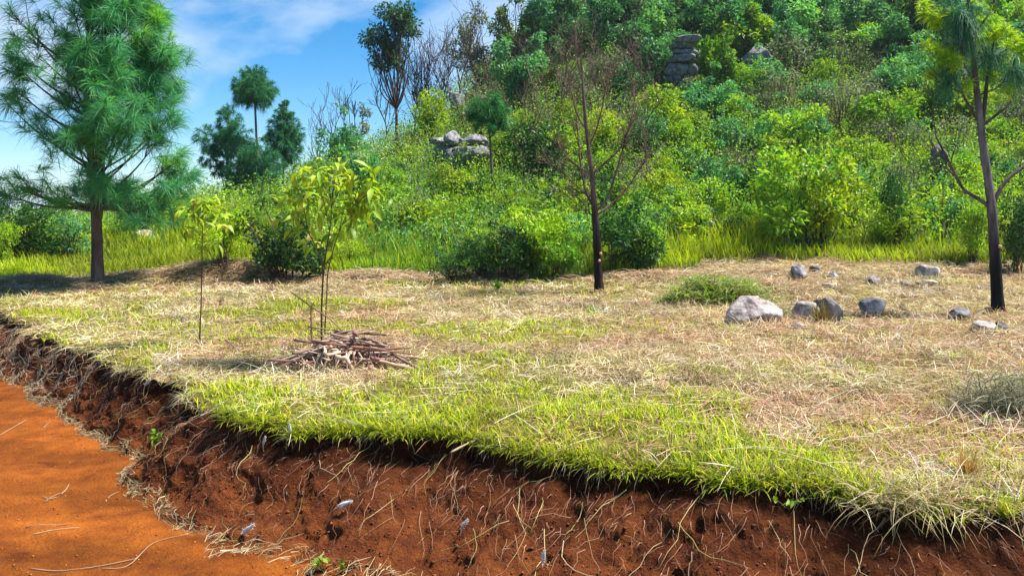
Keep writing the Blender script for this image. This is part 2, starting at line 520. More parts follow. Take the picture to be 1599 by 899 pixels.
# shade below the turf lip painted into the soil tint, darkest at the top
dk = (.48 + .52 * ss(.08, .62, tt[:, None] + .22 * fbm(X * 2.3, Y * 2.3, Z, o=3)))
bt = np.stack([dk, dk * .97, dk * 1.0], -1)
org = ss(.72, 1.05, tt[:, None] + .14 * fbm(X * 2, Y * 2, o=2))[..., None]
bt = bt * (1 - org) + np.array([1.5, 1.5, 1.1]) * org
mb = MB(); mb.add(np.stack([X, Y, Z], -1), Q, None, bt.reshape(-1, 3))
tag(mb.obj("bank", M_bank, smooth=True), "crumbling red earth bank below the terrace edge", kind="structure")
BX, BY, BZ = X, Y, Z

def road_z(X, Y):
    return ROADZ + .014 * fbm(X * 3, Y * 3, o=2) + .010 * fbm(X * 9, Y * 13, o=3)
def road_tint(X, Y):
    c = 1 + .28 * fbm(X * .9, Y * 2.6, o=4) + .22 * fbm(X * 5, Y * 9, o=4)
    return np.stack([c, c, c], -1)
o = grid_mesh("road", M_road, np.arange(-9, 3, .03), np.arange(1.0, 13, .03), road_z,
              lambda X, Y: (lambda e: (e[0] > _EW[e[1]] * .8))(edge_sd(X, Y)), road_tint)
tag(o, "bare orange earth road running along the bank", kind="structure")
mb = MB()
a = np.linspace(0, 2 * np.pi, 49)[:-1]
rr = np.array([0.0, 6, 20, 45, 90, 220, 600, 1500, 4000])
zz = np.array([-.6, -.6, -.9, -6, -9, -10, -11, -12, -12])
V = np.stack([rr[:, None] * np.cos(a), rr[:, None] * np.sin(a), zz[:, None] + 0 * a], -1)
i = np.arange(8)[:, None] * 48; j = np.arange(48)[None]; j2 = (j + 1) % 48
mb.add(V, np.stack([i + j, i + 48 + j, i + 48 + j2, i + j2], -1).reshape(-1, 4))
tag(mb.obj("ground", M_far, smooth=True), "low ground and valley beyond the road", kind="structure")

# ------------------------------------------------------------------ grass, straw, roots (nobody could count these)
rng = np.random.RandomState(11)
def scatter(n, x0, x1, y0, y1, pw=1.0):
    """random points in the visible wedge, denser towards the viewer as pw grows"""
    Y = y0 + (y1 - y0) * rng.rand(n) ** pw
    X = (x0 + (x1 - x0) * rng.rand(n)) * Y
    return X, Y

PAL_STRAW = [(.54, .44, .25), (.64, .55, .38), (.42, .30, .16), (.46, .32, .20), (.64, .57, .46), (.30, .21, .10), (.48, .43, .17), (.40, .41, .12)]
PAL_RED = [(.46, .25, .15), (.38, .20, .12), (.52, .33, .23)]
PAL_GREEN = [(.16, .25, .008), (.27, .34, .010), (.40, .43, .012), (.09, .16, .010), (.46, .44, .02), (.20, .26, .012)]
# straw
mb = MB()
n = 225000
X, Y = scatter(n, -.82, 1.05, 2.7, 14.6, 1.25)
g, d = greenness(X, Y)
k = (d < .02) & (rng.rand(n) > .84 * g)
X, Y, d, g = X[k], Y[k], d[k], g[k]
n = len(X)
clump = ss(-.3, .7, fbm(X * 2.2, Y * 2.2, o=2)) + .6 * ss(.0, .6, fbm(X * 6, Y * 6, o=2))
Z = ground_top(X, Y) - .05 * ss(-.08, .04, d) + .004 + .04 * rng.rand(n) * clump
col = colmix(rng, n, PAL_STRAW)
redp = ss(.0, .5, fbm(X * .5 + 9, Y * .7 + 2, o=3))
rp = colmix(rng, n, PAL_RED)
col = col * (.8 + .45 * ss(-.5, .5, fbm(X * 4, Y * 4, o=2)))[:, None]
col = col * (1 - .22 * ss(-.2, .6, fbm(X * .7 + 3, Y * .9, o=2)))[:, None]
redp = np.maximum(redp, .8 * ss(.6, 3, X) * ss(5, 6.5, Y) * (1 - ss(8.5, 10.5, Y)))
sel = rng.rand(n) < redp * .6
col[sel] = rp[sel]
up = rng.rand(n) < .24
a0 = np.where(up, R(20) + R(50) * rng.rand(n), R(70) + R(24) * rng.rand(n))
L = np.clip(.16 + .06 * rng.normal(size=n), .05, .34) * np.where(up, .6, 1)
wd = .0035 + .0009 * Y * (.6 + .6 * rng.rand(n))
blades(mb, np.stack([X, Y, Z], -1), rng.rand(n) * 6.283, L, a0, a0 + R(18) + R(30) * rng.rand(n), wd * .72, col, 2, roll=rng.uniform(-.9, .9, n))
# raised clumps
m = 2000
X, Y = scatter(m, -.8, 1.0, 2.9, 13.8, 1.15); d, _k = edge_sd(X, Y)
q = (d < -.1) & (rng.rand(m) > 1.05 * greenness(X, Y)[0]); X, Y = X[q], Y[q]; m = len(X); per = 30
Xc = (X[:, None] + rng.normal(size=(m, per)) * .07).ravel(); Yc = (Y[:, None] + rng.normal(size=(m, per)) * .06).ravel()
Zc = ground_top(Xc, Yc) + .045 * rng.rand(m * per)
cc = np.repeat(colmix(rng, m, PAL_STRAW + PAL_RED + [(.20, .14, .08), (.16, .10, .06)], .25), per, 0) * (.7 + .6 * rng.rand(m * per, 1))
a0 = R(35) + R(55) * rng.rand(m * per)
blades(mb, np.stack([Xc, Yc, Zc], -1), rng.rand(m * per) * 6.283, .05 + .12 * rng.rand(m * per), a0, a0 + R(40) * rng.rand(m * per), .0018 + .0007 * Yc, np.clip(cc, .01, .75), 2, roll=rng.uniform(-.9, .9, m * per))
# heaps of straw on the ridges
for mx_, my_, rx, ry, h in MOUNDS:
    m = 2000
    X = mx_ + rx * 1.1 * rng.normal(size=m) * .8; Y = my_ + ry * 1.1 * rng.normal(size=m) * .8
    Z = ground_top(X, Y) + .05 * rng.rand(m)
    a0 = R(55) + R(35) * rng.rand(m)
    c = colmix(rng, m, PAL_STRAW + PAL_RED + PAL_RED + [(.22, .14, .08), (.16, .10, .06)])
    blades(mb, np.stack([X, Y, Z], -1), rng.rand(m) * 6.283, .16 + .16 * rng.rand(m), a0, a0 + R(40), .010, c, 2, roll=rng.uniform(-.9, .9, m))
tag(mb.obj("cut_straw", M_straw), "dry cut straw strewn over the mown terrace", "straw", kind="stuff")

# long loose stalks, near part only, and the fringe that hangs over the edge
mb = MB()
n = 1000
X, Y = scatter(n, -.7, .7, 2.95, 9, 1.3)
d, k = edge_sd(X, Y); q = d < -.01; X, Y, d = X[q], Y[q], d[q]; n = len(X)
Z = ground_top(X, Y) + .02 + .03 * rng.rand(n)
a0 = R(72) + R(16) * rng.rand(n)
blades(mb, np.stack([X, Y, Z], -1), rng.rand(n) * 6.283, .18 + .26 * rng.rand(n), a0 + R(4), a0 + R(4) + R(22) * rng.rand(n), .0032, colmix(rng, n, [(.62, .55, .40), (.5, .42, .26), (.66, .62, .5)]), 4, roll=rng.uniform(-.9, .9, n))
n = 10500
u = rng.uniform(np.searchsorted(_EP[:, 0], -7.5), np.searchsorted(_EP[:, 0], 4.6), n)
ii = u.astype(int); P = _EP[ii] - _N[ii] * (rng.rand(n) * .10 - .015)[:, None]
xw = P[:, 0]
Z = ground_top(P[:, 0], P[:, 1]) - .03 + .02 * rng.rand(n)
az = np.arctan2(_N[ii, 1], _N[ii, 0]) + rng.normal(size=n) * 1.1
a0 = R(50) + R(60) * rng.rand(n)
right = ss(.9, 1.8, xw)
L = (.05 + .11 * rng.rand(n) ** 2) * (1 + .5 * right * rng.rand(n))
keep = rng.rand(n) < .12 + .88 * ss(-.1, .6, fbm(xw * 2.1 + 3, P[:, 1] * 2.1, o=2) + .25 * right)
sl = keep
blades(mb, np.c_[P, Z][sl], az[sl], L[sl], a0[sl], a0[sl] + R(15) + R(70) * rng.rand(sl.sum()), .0028 + .003 * rng.rand(sl.sum()),
       colmix(rng, sl.sum(), [(.42, .36, .20), (.34, .27, .14), (.48, .44, .32), (.26, .24, .10), (.25, .19, .12), (.2, .13, .08)]), 3)
tag(mb.obj("straw_fringe", M_straw), "dry stalks matted along the crumbling terrace edge", "straw", kind="stuff")

# live grass on the terrace
mb = MB()
n = 270000
X, Y = scatter(n, -.78, .72, 2.95, 12.5, 1.7)
g, d = greenness(X, Y)
cl = .28 + .72 * ss(-.45, .40, fbm(X * 3.4, Y * 3.4, o=3)) * (.55 + .45 * ss(-.4, .3, fbm(X * 9, Y * 9, o=2)))
k = (d < .03) & (rng.rand(n) < g * cl * .95)
X, Y, d, g, cl = X[k], Y[k], d[k], g[k], cl[k]; n = len(X)
Z = ground_top(X, Y) - .04 * ss(-.06, .04, d)
a0 = R(5) + R(62) * rng.rand(n) ** 1.4
L = (.03 + .075 * rng.rand(n) ** 1.6) * (.6 + .65 * cl) * (.75 + .4 * g)
yl = ss(-.3, .5, fbm(X * 1.1 + 7, Y * 1.1, o=2))[:, None]
dkp = ss(.0, .6, fbm(X * 2.3 + 3, Y * 2.3, o=3))[:, None]
c = (1.38 - .4 * dkp) * colmix(rng, n, PAL_GREEN) * (1 - .6 * yl) + colmix(rng, n, [(.42, .45, .012), (.48, .45, .02), (.34, .42, .012)]) * .6 * yl
kill = np.zeros(n, bool)
for hx_, hy_, hr_, hd_ in HOLLOWS:
    kill |= (((X - hx_) / hr_) ** 2 + ((Y - hy_) / (hr_ * .8)) ** 2) < .8 * rng.rand(n)
L = np.where(kill, .004, L)
brw = (rng.rand(n) < .10)[:, None]
c = np.where(brw, colmix(rng, n, [(.30, .22, .10), (.40, .32, .14), (.22, .14, .07)]), c)
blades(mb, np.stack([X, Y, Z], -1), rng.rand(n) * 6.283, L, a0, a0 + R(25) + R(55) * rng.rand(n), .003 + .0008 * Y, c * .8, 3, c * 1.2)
n = 2600     # green fringe over the edge where the turf is alive
u = rng.uniform(np.searchsorted(_EP[:, 0], -1.75), np.searchsorted(_EP[:, 0], 1.5), n); ii = u.astype(int)
P = _EP[ii] - _N[ii] * (rng.rand(n) * .09 - .02)[:, None]
Z = ground_top(P[:, 0], P[:, 1]) - .03
az = np.arctan2(_N[ii, 1], _N[ii, 0]) + rng.normal(size=n) * .9
a0 = R(10) + R(60) * rng.rand(n)
c = colmix(rng, n, PAL_GREEN)
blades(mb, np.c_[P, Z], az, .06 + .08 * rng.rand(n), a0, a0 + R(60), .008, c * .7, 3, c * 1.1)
tag(mb.obj("live_grass", M_grass), "bright green grass growing on the terrace near the bank", "grass", kind="stuff")

# tall grass: meadow on the left and the foot of the hill
mb = MB()
n = 125000
Y = 12.6 + 11 * rng.rand(n) ** 1.5; X = -14 + 29 * rng.rand(n)
left = X < -3.6
front = np.interp(X, [-13, -9, -7.5, -6.5, -5.3, -3.8, -2, .2, 1.2, 2.2, 3.4, 4.5, 6, 9, 11], [12.6, 12.4, 12.5, 13.3, 13.7, 13.8, 13.2, 13.0, 12.8, 13.3, 13.9, 14.2, 13.9, 13.6, 13.6])
dd, _k = edge_sd(X, Y)
k = (Y > front + .35 * vnoise(X * 2, Y * 2)) & ((X < 1.2) | (fbm(X * .9 + 2, Y * .9, o=2) + .5 * rng.rand(n) > -.05)) & (dd < -.3) & (Y < np.where(left, 23.5, 18.5))
X, Y, front = X[k], Y[k], front[k]; n = len(X); left = X < -3.6
Z = ground_top(X, Y)
hgt = .24 + .32 * ss(-.4, .6, fbm(X * .7, Y * .7, o=2)) * ss(0, 1.0, Y - front + .2)
hgt = hgt * np.where(left, .75, 1.05)
c = colmix(rng, n, [(.18, .30, .006), (.28, .38, .008), (.38, .43, .012), (.34, .40, .01)])
br = ss(-.4, .5, fbm(X * .8 + 5, Y * .8, o=2))[:, None]
c = c * (.6 + .5 * br)
mid_ = (ss(-3.2, -2.4, X) * (1 - ss(1.0, 1.8, X)) * (rng.rand(n) < .7))[:, None]
c = c * (1 - mid_) + mid_ * colmix(rng, n, [(.06, .17, .012), (.10, .24, .012), (.16, .30, .01)])
a0 = R(2) + R(18) * rng.rand(n)
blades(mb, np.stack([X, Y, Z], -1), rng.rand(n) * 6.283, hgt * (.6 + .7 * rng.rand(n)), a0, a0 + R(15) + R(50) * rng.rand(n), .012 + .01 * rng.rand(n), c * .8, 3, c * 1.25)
tag(mb.obj("tall_grass", M_grass), "tall bright green grass along the foot of the hill", "grass", kind="stuff")

# roots and dry stems on the bank, straw at its foot
def bank_pt(ui, ti):
    a = np.clip(ui.astype(int), 0, nx0 - 2); b = np.clip((np.interp(ti, tt, np.arange(len(tt)))).astype(int), 0, ny0 - 2)
    return np.stack([BX[b, a], BY[b, a], BZ[b, a]], -1), np.stack([nx_[a], ny_[a], .7 + 0 * a], -1)
def strands(mb, n, u0, u1, t0, t1, L0, L1, w0, w1, pal, dn=1.0, n2=5):
    """thin strands that lie on the face of the bank"""
    ui = rng.uniform(u0, u1, n); ti = t0 + (t1 - t0) * rng.rand(n)
    L = L0 + (L1 - L0) * rng.rand(n) ** 2
    ang = rng.normal(size=n) * dn
    rows = []
    us, ts = ui.copy(), ti.copy()
    du = (nx0 / 16.0)
    for k in range(n2):
        p, nn = bank_pt(us, ts)
        rows.append(p + nn * (.006 + .02 * rng.rand(n))[:, None] * (1 if k < n2 - 1 else .6))
        a = np.clip(us.astype(int), 1, nx0 - 2)
        stp = np.hypot(ex[a + 1] - ex[a], ey[a + 1] - ey[a])
        ang = ang + rng.normal(size=n) * .2
        us = us + np.sin(ang) * L / n2 / np.maximum(stp, 1e-4)
        ts = np.clip(ts + np.cos(ang) * L / n2 / .85, -.02, 1.1)
    Pp = np.stack(rows, 1)
    wd = (w0 + (w1 - w0) * rng.rand(n))
    tg = np.gradient(Pp, axis=1)
    sd = nrm(np.cross(tg, np.array([0, -1., .5])))
    tap = np.linspace(1, .3, n2)[None, :, None] * wd[:, None, None] * .5
    V = np.stack([Pp - sd * tap, Pp + sd * tap], 2).reshape(-1, 3)
    b = np.arange(n)[:, None] * n2 * 2 + np.arange(n2 - 1)[None] * 2
    Q = np.stack([b, b + 1, b + 3, b + 2], -1).reshape(-1, 4)
    mb.add(V, Q, None, np.repeat(colmix(rng, n, pal), n2 * 2, 0))
UL, UR = 300, 1900
mb = MB()
strands(mb, 1500, UL - 150, UR, .0, .5, .05, .22, .0015, .003, [(.24, .13, .08), (.17, .08, .05), (.32, .2, .14)], .5)
strands(mb, 1000, UL, UR, .05, .9, .05, .3, .0012, .0026, [(.18, .075, .035), (.26, .12, .06), (.14, .055, .03), (.32, .2, .11)], .8, 6)
strands(mb, 150, UL, UR, .02, .5, .2, .55, .002, .004, [(.36, .28, .13), (.42, .31, .2), (.28, .28, .09), (.26, .16, .11)], .55, 8)
tag(mb.obj("exposed_roots", M_root), "fine roots and dry stems hanging on the red bank", "roots", kind="stuff")
mb = MB()
strands(mb, 3200, UL - 200, UR, .86, 1.1, .04, .22, .002, .005, [(.46, .38, .22), (.36, .27, .13), (.55, .48, .32), (.30, .32, .12), (.3, .16, .08)], 2.5, 4)
strands(mb, 1500, UL - 250, UL + 600, .0, .9, .08, .3, .003, .006, [(.46, .36, .22), (.40, .27, .15), (.5, .42, .3)], .8, 5)
tag(mb.obj("straw_debris", M_straw), "line of straw litter along the foot of the bank", "straw", kind="stuff")

# clods on the road and bank
mb = MB()
def clods(mb, pos, r, cols):
    ph = (1 + 5 ** .5) / 2
    B = nrm(np.array([(-1, ph, 0), (1, ph, 0), (-1, -ph, 0), (1, -ph, 0), (0, -1, ph), (0, 1, ph), (0, -1, -ph), (0, 1, -ph), (ph, 0, -1), (ph, 0, 1), (-ph, 0, -1), (-ph, 0, 1)]))
    Tt = np.array([(0, 11, 5), (0, 5, 1), (0, 1, 7), (0, 7, 10), (0, 10, 11), (1, 5, 9), (5, 11, 4), (11, 10, 2), (10, 7, 6), (7, 1, 8), (3, 9, 4), (3, 4, 2), (3, 2, 6), (3, 6, 8), (3, 8, 9), (4, 9, 5), (2, 4, 11), (6, 2, 10), (8, 6, 7), (9, 8, 1)])
    n = len(pos)
    V = B[None] * (r[:, None, None] * (.6 + .7 * rng.rand(n, 12, 1))) * np.array([1, 1, .75]) + pos[:, None]
    T = (np.arange(n)[:, None, None] * 12 + Tt[None]).reshape(-1, 3)
    mb.add(V.reshape(-1, 3), None, T, np.repeat(cols, 12, 0))
n = 11000
Y = 2.3 + 7.5 * rng.rand(n) ** 1.3; X = -.66 * Y * rng.rand(n) ** .8
d, k = edge_sd(X, Y); q = d > _EW[k] * .95; X, Y = X[q], Y[q]; n = len(X)
r = .0015 + .006 * rng.rand(n) ** 6
clods(mb, np.stack([X, Y, road_z(X, Y) + r * .3], -1), r, colmix(rng, n, [(.26, .078, .011), (.34, .115, .02), (.18, .055, .01)]))
n = 9000
p, nn = bank_pt(rng.uniform(UL - 100, UR, n), .06 + 1.02 * rng.rand(n))
r = .002 + .008 * rng.rand(n) ** 5
clods(mb, p + nn * .003, r, colmix(rng, n, [(.10, .034, .012), (.15, .05, .016), (.07, .024, .01), (.2, .075, .024)]))
tag(mb.obj("soil_clods", M_root), "crumbs of red soil scattered on the road and bank", "soil", kind="stuff")

# ------------------------------------------------------------------ rocks
def rock_mesh(seed, sx, sy, sz, name="rock", cuts=16, res=26, tint=(1, 1, 1), boxy=False):
    """faceted boulder: a sphere cut by random planes, roughened"""
    r = np.random.RandomState(seed)
    nu, nv = res * 2, res
    th = np.linspace(0, np.pi, nv)[:, None]; ph = np.arange(nu)[None] * 2 * np.pi / nu
    Dv = np.stack([np.sin(th) * np.cos(ph), np.sin(th) * np.sin(ph), np.cos(th) + 0 * ph], -1).reshape(-1, 3)
    pl = nrm(r.normal(size=(cuts, 3)) * np.array([1, 1, .8])); off = r.uniform(.5, .9, cuts)
    if boxy:
        pl = np.vstack([nrm(np.array([(1, 0, 0), (-1, 0, 0), (0, 1, 0), (0, -1, 0), (0, 0, 1), (0, 0, -1)]) + r.normal(size=(6, 3)) * .14), pl[:3]])
        off = np.r_[r.uniform(.62, .75, 6), r.uniform(.8, .95, 3)]
    dd = Dv @ pl.T
    lim = np.where(dd > .05, off[None] / np.maximum(dd, .05), 9)
    rad = np.minimum(lim.min(1), 1.05)
    V = Dv * rad[:, None]
    V = V * (1 + .035 * fbm(V[:, 0] * 3 + seed, V[:, 1] * 3, V[:, 2] * 3, 4)[:, None] + .02 * fbm(V[:, 0] * 11 + seed, V[:, 1] * 11, V[:, 2] * 11, 2)[:, None])
    V = V * np.array([sx, sy, sz])
    i = (np.arange(nv - 1)[:, None] * nu); j = np.arange(nu)[None]; j2 = (j + 1) % nu
    Q = np.stack([i + j, i + nu + j, i + nu + j2, i + j2], -1).reshape(-1, 4)
    mb = MB(); mb.add(V, Q, None, tint)
    return mb

_rk = [0]
ROCKS = []
def rock(px, pyb, wpx, hpx, label, name="rock", cat="rock", tint=(1, 1, 1), depth=.8, sink=.25, group=None, cuts=16, full=True, Y=None, tilt=0):
    h = hit(px, pyb, full) if Y is None else at(px, pyb, Y)
    _rk[0] += 1
    s = h[1] / F
    sink += .12; tint = np.array(tint) * np.array([1.2, 1.14, 1.08]); ROCKS.append((h[0], h[1], wpx * h[1] / F / 2)); sx, sz = wpx * s / 2, .9 * hpx * s / (2 - sink)
    mb = rock_mesh(40 + _rk[0] * 7, sx * 1.06, sx * depth, sz * 1.1, cuts=cuts, tint=tint)
    o = mb.obj(name, M_rock, smooth=False)
    o.location = (h[0], h[1] + sx * depth * .55, h[2] + sz * (1 - sink))
    o.rotation_euler = (0, tilt, 0)
    return tag(o, label, cat, group)

LT = (1.25, 1.22, 1.25)
rock(1176, 509, 94, 46, "largest pale grey boulder with a domed top in front of the green cut-grass heap", tint=(1.35, 1.25, 1.28), cuts=22, depth=.75, sink=.35)
rock(1258, 502, 46, 36, "pale slanting rock leaning left, left half of a split pair with dry weeds between", tint=LT, cuts=10, tilt=.25)
rock(1302, 505, 44, 42, "grey slab sloping right, right half of a split pair with dry weeds between", tint=(1.05, 1.05, 1.12), cuts=9, tilt=-.35)
rock(1283, 489, 26, 24, "small dark stone at the back of the split rock pair", tint=(.5, .52, .58), cuts=10)
rock(1249, 515, 30, 12, "small flat pale stone lying in front of the split rock pair", tint=LT, cuts=12)
rock(1367, 493, 46, 28, "rounded grey rock half buried in straw right of the split pair", tint=(.95, .95, 1.05), cuts=12, sink=.4)
rock(1409, 483, 12, 9, "tiny dark stone alone on the straw behind the low flat stones", tint=(.6, .62, .7), cuts=10)
rock(1421, 496, 34, 8, "low flat grey stone barely above the straw", tint=(.9, .9, .95), cuts=12)
rock(1499, 500, 40, 22, "dark jagged rock with a pointed left end left of the burnt trunk", tint=(.55, .56, .66), cuts=8, tilt=.2)
rock(1540, 521, 40, 21, "pale blocky rock nearest the right edge below the burnt trunk", tint=LT, cuts=9)
rock(1566, 518, 24, 18, "dark squared stone touching the right side of the pale blocky rock", tint=(.38, .38, .42), cuts=8)
rock(1546, 487, 16, 8, "small pale stone at the foot of the burnt trunk", tint=LT, cuts=10)
rock(1452, 433, 34, 22, "white topped rock at the edge of the tall grass left of the burnt trunk", tint=(1.4, 1.38, 1.4), cuts=8)
rock(1450, 444, 30, 7, "flat pale stone just below the white topped rock", tint=(1.1, 1.05, 1), cuts=12)
rock(1366, 443, 22, 13, "small wedge shaped dark stone with a light top on the back of the mown field", tint=(.8, .8, .88), cuts=8)
rock(1416, 448, 22, 11, "small rounded grey stone right of the wedge shaped stone", tint=(.85, .83, .9), cuts=12)
rock(1398, 459, 20, 5, "thin pale stone lying flat between the two small back stones and the low stones", tint=(1.1, 1.1, 1.1), cuts=12)
rock(1249, 439, 34, 26, "blue grey angular rock behind the straw heap at the tall grass", tint=(.9, .95, 1.1), cuts=8)
rock(1277, 430, 22, 18, "dark rock in the grass right behind the blue grey angular rock", tint=(.5, .5, .55), cuts=9)
rock(1302, 437, 18, 13, "small pale cornered rock beside the dark rock at the grass edge", tint=(1.2, 1.2, 1.25), cuts=8)
rock(1296, 452, 34, 10, "low whitish stones slab in front of the small cornered rock", tint=(1.3, 1.28, 1.25), cuts=14)
rock(1203, 434, 26, 8, "flat pale stone sunk in straw left of the blue grey angular rock", tint=(1.15, 1.12, 1.1), cuts=12)
rock(1081, 440, 14, 9, "white stone on the straw left of the green cut-grass heap", tint=(1.7, 1.65, 1.6), cuts=12)
rock(1008, 435, 10, 8, "tiny pale stone right of the dead tree base", tint=(1.3, 1.3, 1.3), cuts=12)
rock(640, 441, 14, 7, "small grey stone at the grass edge left of the dead tree", tint=(1, 1, 1), cuts=12)
# outcrops on the hillside
rock(216, 384, 72, 26, "low flat pale rock in the bright meadow right of the large pine", "outcrop", tint=(1.35, 1.3, 1.35), cuts=14, sink=.2, Y=18.2)
def outcrop(px, py, w, h, Y, label, blocks, tint=(1.1, 1.1, 1.2)):
    """ledge of stacked blocks; blocks: (dx, dy, w, h, tone) in photo pixels from the foot of the outcrop"""
    root_p = at(px, py, Y)
    t = thing("outcrop", label, "rock outcrop", root_p)
    for k, (dx, dy, bw, bh, br) in enumerate(blocks):
        _rk[0] += 1
        s = Y / F
        mb = rock_mesh(500 + _rk[0] * 3, bw * s / 2 * 1.3, bw * s / 2 * 1.25, bh * s / 2 * 1.4, cuts=18, res=22, tint=np.array(tint) * br * .85, boxy=bw > bh * 2.6)
        o = mb.obj("block", M_rock, t)
        o.location = (dx * s, .12 * (k % 3), -dy * s); o.rotation_euler = (0, .06 * (k % 3 - 1), 0)
    return t
def hillY(x, y):
    h = hit(x, y, False); return 34.0 if h is None else h[1]
outcrop(1066, 128, 50, 90, hillY(1066, 150) - 1.3, "tall grey ledge of stacked slabs high on the hillside",
        [(6, -64, 40, 11, .8), (0, -55, 36, 9, .6), (4, -46, 40, 10, .8), (-2, -36, 36, 12, .7), (-8, -20, 32, 24, .75), (10, -16, 26, 28, .55), (-14, -2, 28, 22, .55), (6, 4, 34, 22, .5), (-2, 24, 44, 40, .5)])
outcrop(1180, 100, 44, 28, hillY(1180, 112) - 1.2, "grey rock jutting from bushes right of the tall stacked ledge", [(0, -12, 44, 24, 1.0), (-10, -4, 24, 22, .8), (14, -4, 24, 18, .9), (2, 12, 44, 34, .7)])
outcrop(712, 168, 26, 30, hillY(712, 185) - 1.2, "upright pale grey rock near the hill skyline", [(0, -10, 22, 28, 1.25), (12, -4, 14, 16, 1.0), (4, 12, 28, 30, .8)])
outcrop(716, 230, 92, 24, hillY(716, 250) - 1.9, "wide low band of pale rock left of the small round pine", [(-30, -9, 30, 15, 1.15), (-12, -13, 28, 19, 1.3), (4, -8, 26, 15, 1.0), (24, -12, 26, 15, 1.15), (38, -9, 18, 15, 1.0), (-20, 8, 46, 30, .85), (16, 10, 50, 30, .8), (-4, 18, 60, 34, .7)])
outcrop(1466, 258, 28, 30, hillY(1466, 275) - .6, "dark grey rock among bushes left of the burnt trunk", [(0, -12, 24, 28, .62), (6, -2, 18, 14, .5)])
outcrop(1168, 236, 34, 10, hillY(1168, 245) - .5, "small low grey rock in bushes at mid slope", [(0, -4, 32, 9, .9), (8, -2, 14, 8, .7)])

# ------------------------------------------------------------------ trees with a shape of their own
def taper(n, r0, r1, flare=0):
    t = np.linspace(0, 1, n)
    r = r0 + (r1 - r0) * t
    return r * (1 + flare * np.exp(-t * 22))

def twig_fan(rg, p, d, L, r, depth, out, bend=.25, kids=(3, 5), spread=.6, up=.12):
    n = 5
    pts = [np.array(p)]; d = nrm(d)
    for k in range(n):
        d = nrm(d + rg.normal(size=3) * bend * .35 + np.array([0, 0, up * .5]))
        pts.append(pts[-1] + d * L / n)
    pts = np.array(pts)
    out.append((pts, np.linspace(r, r * .45, n + 1)))
    if depth > 0:
        for _ in range(rg.randint(*kids)):
            k = rg.randint(1, n + 1)
            dd = nrm(nrm(pts[k] - pts[k - 1]) + rg.normal(size=3) * spread)
            twig_fan(rg, pts[k], dd, L * rg.uniform(.45, .75), r * .5, depth - 1, out, bend, kids, spread, up)

def tubes(mb, lst, n=5, col=(1, 1, 1), rmin=.003):
    for pts, rad in lst:
        tube(mb, pts, np.maximum(rad, rmin), n, col, cap=False)

def needles_tuft(mb, rg, c, d, n, L, wid, pal, spread=1.0, grav=.35, back=.35):
    """bottle-brush tuft of long needles round a shoot of direction d ending at c"""
    d = nrm(d)
    t = rg.rand(n, 1)
    base = np.asarray(c) - d * back * L * t
    ax = nrm(d[None] * (.55 + .5 * (1 - t)) + rg.normal(size=(n, 3)) * .62 * spread)
    LL = L * (.7 + .45 * rg.rand(n, 1))
    mid = base + ax * LL * .55 - np.array([0, 0, 1]) * LL * grav * .22
    tip = base + ax * LL - np.array([0, 0, 1]) * LL * grav
    sd = nrm(np.cross(ax, rg.normal(size=(n, 3)))) * wid * .5
    V = np.stack([base - sd * .7, base + sd * .7, mid + sd, mid - sd, tip], 1).reshape(-1, 3)
    i = np.arange(n)[:, None] * 5
    col = colmix(rg, n, pal)
    mb.add(V, i + np.array([0, 1, 2, 3]), i + np.array([3, 2, 4]), np.repeat(col, 5, 0))

PAL_PINE = [(.055, .24, .11), (.08, .31, .09), (.05, .26, .16), (.13, .38, .08)]
PAL_PINE_DK = [(.03, .16, .085), (.045, .20, .08), (.03, .15, .11), (.06, .24, .07)]
PAL_PINE_LT = [(.15, .42, .04), (.24, .46, .03), (.11, .36, .06)]

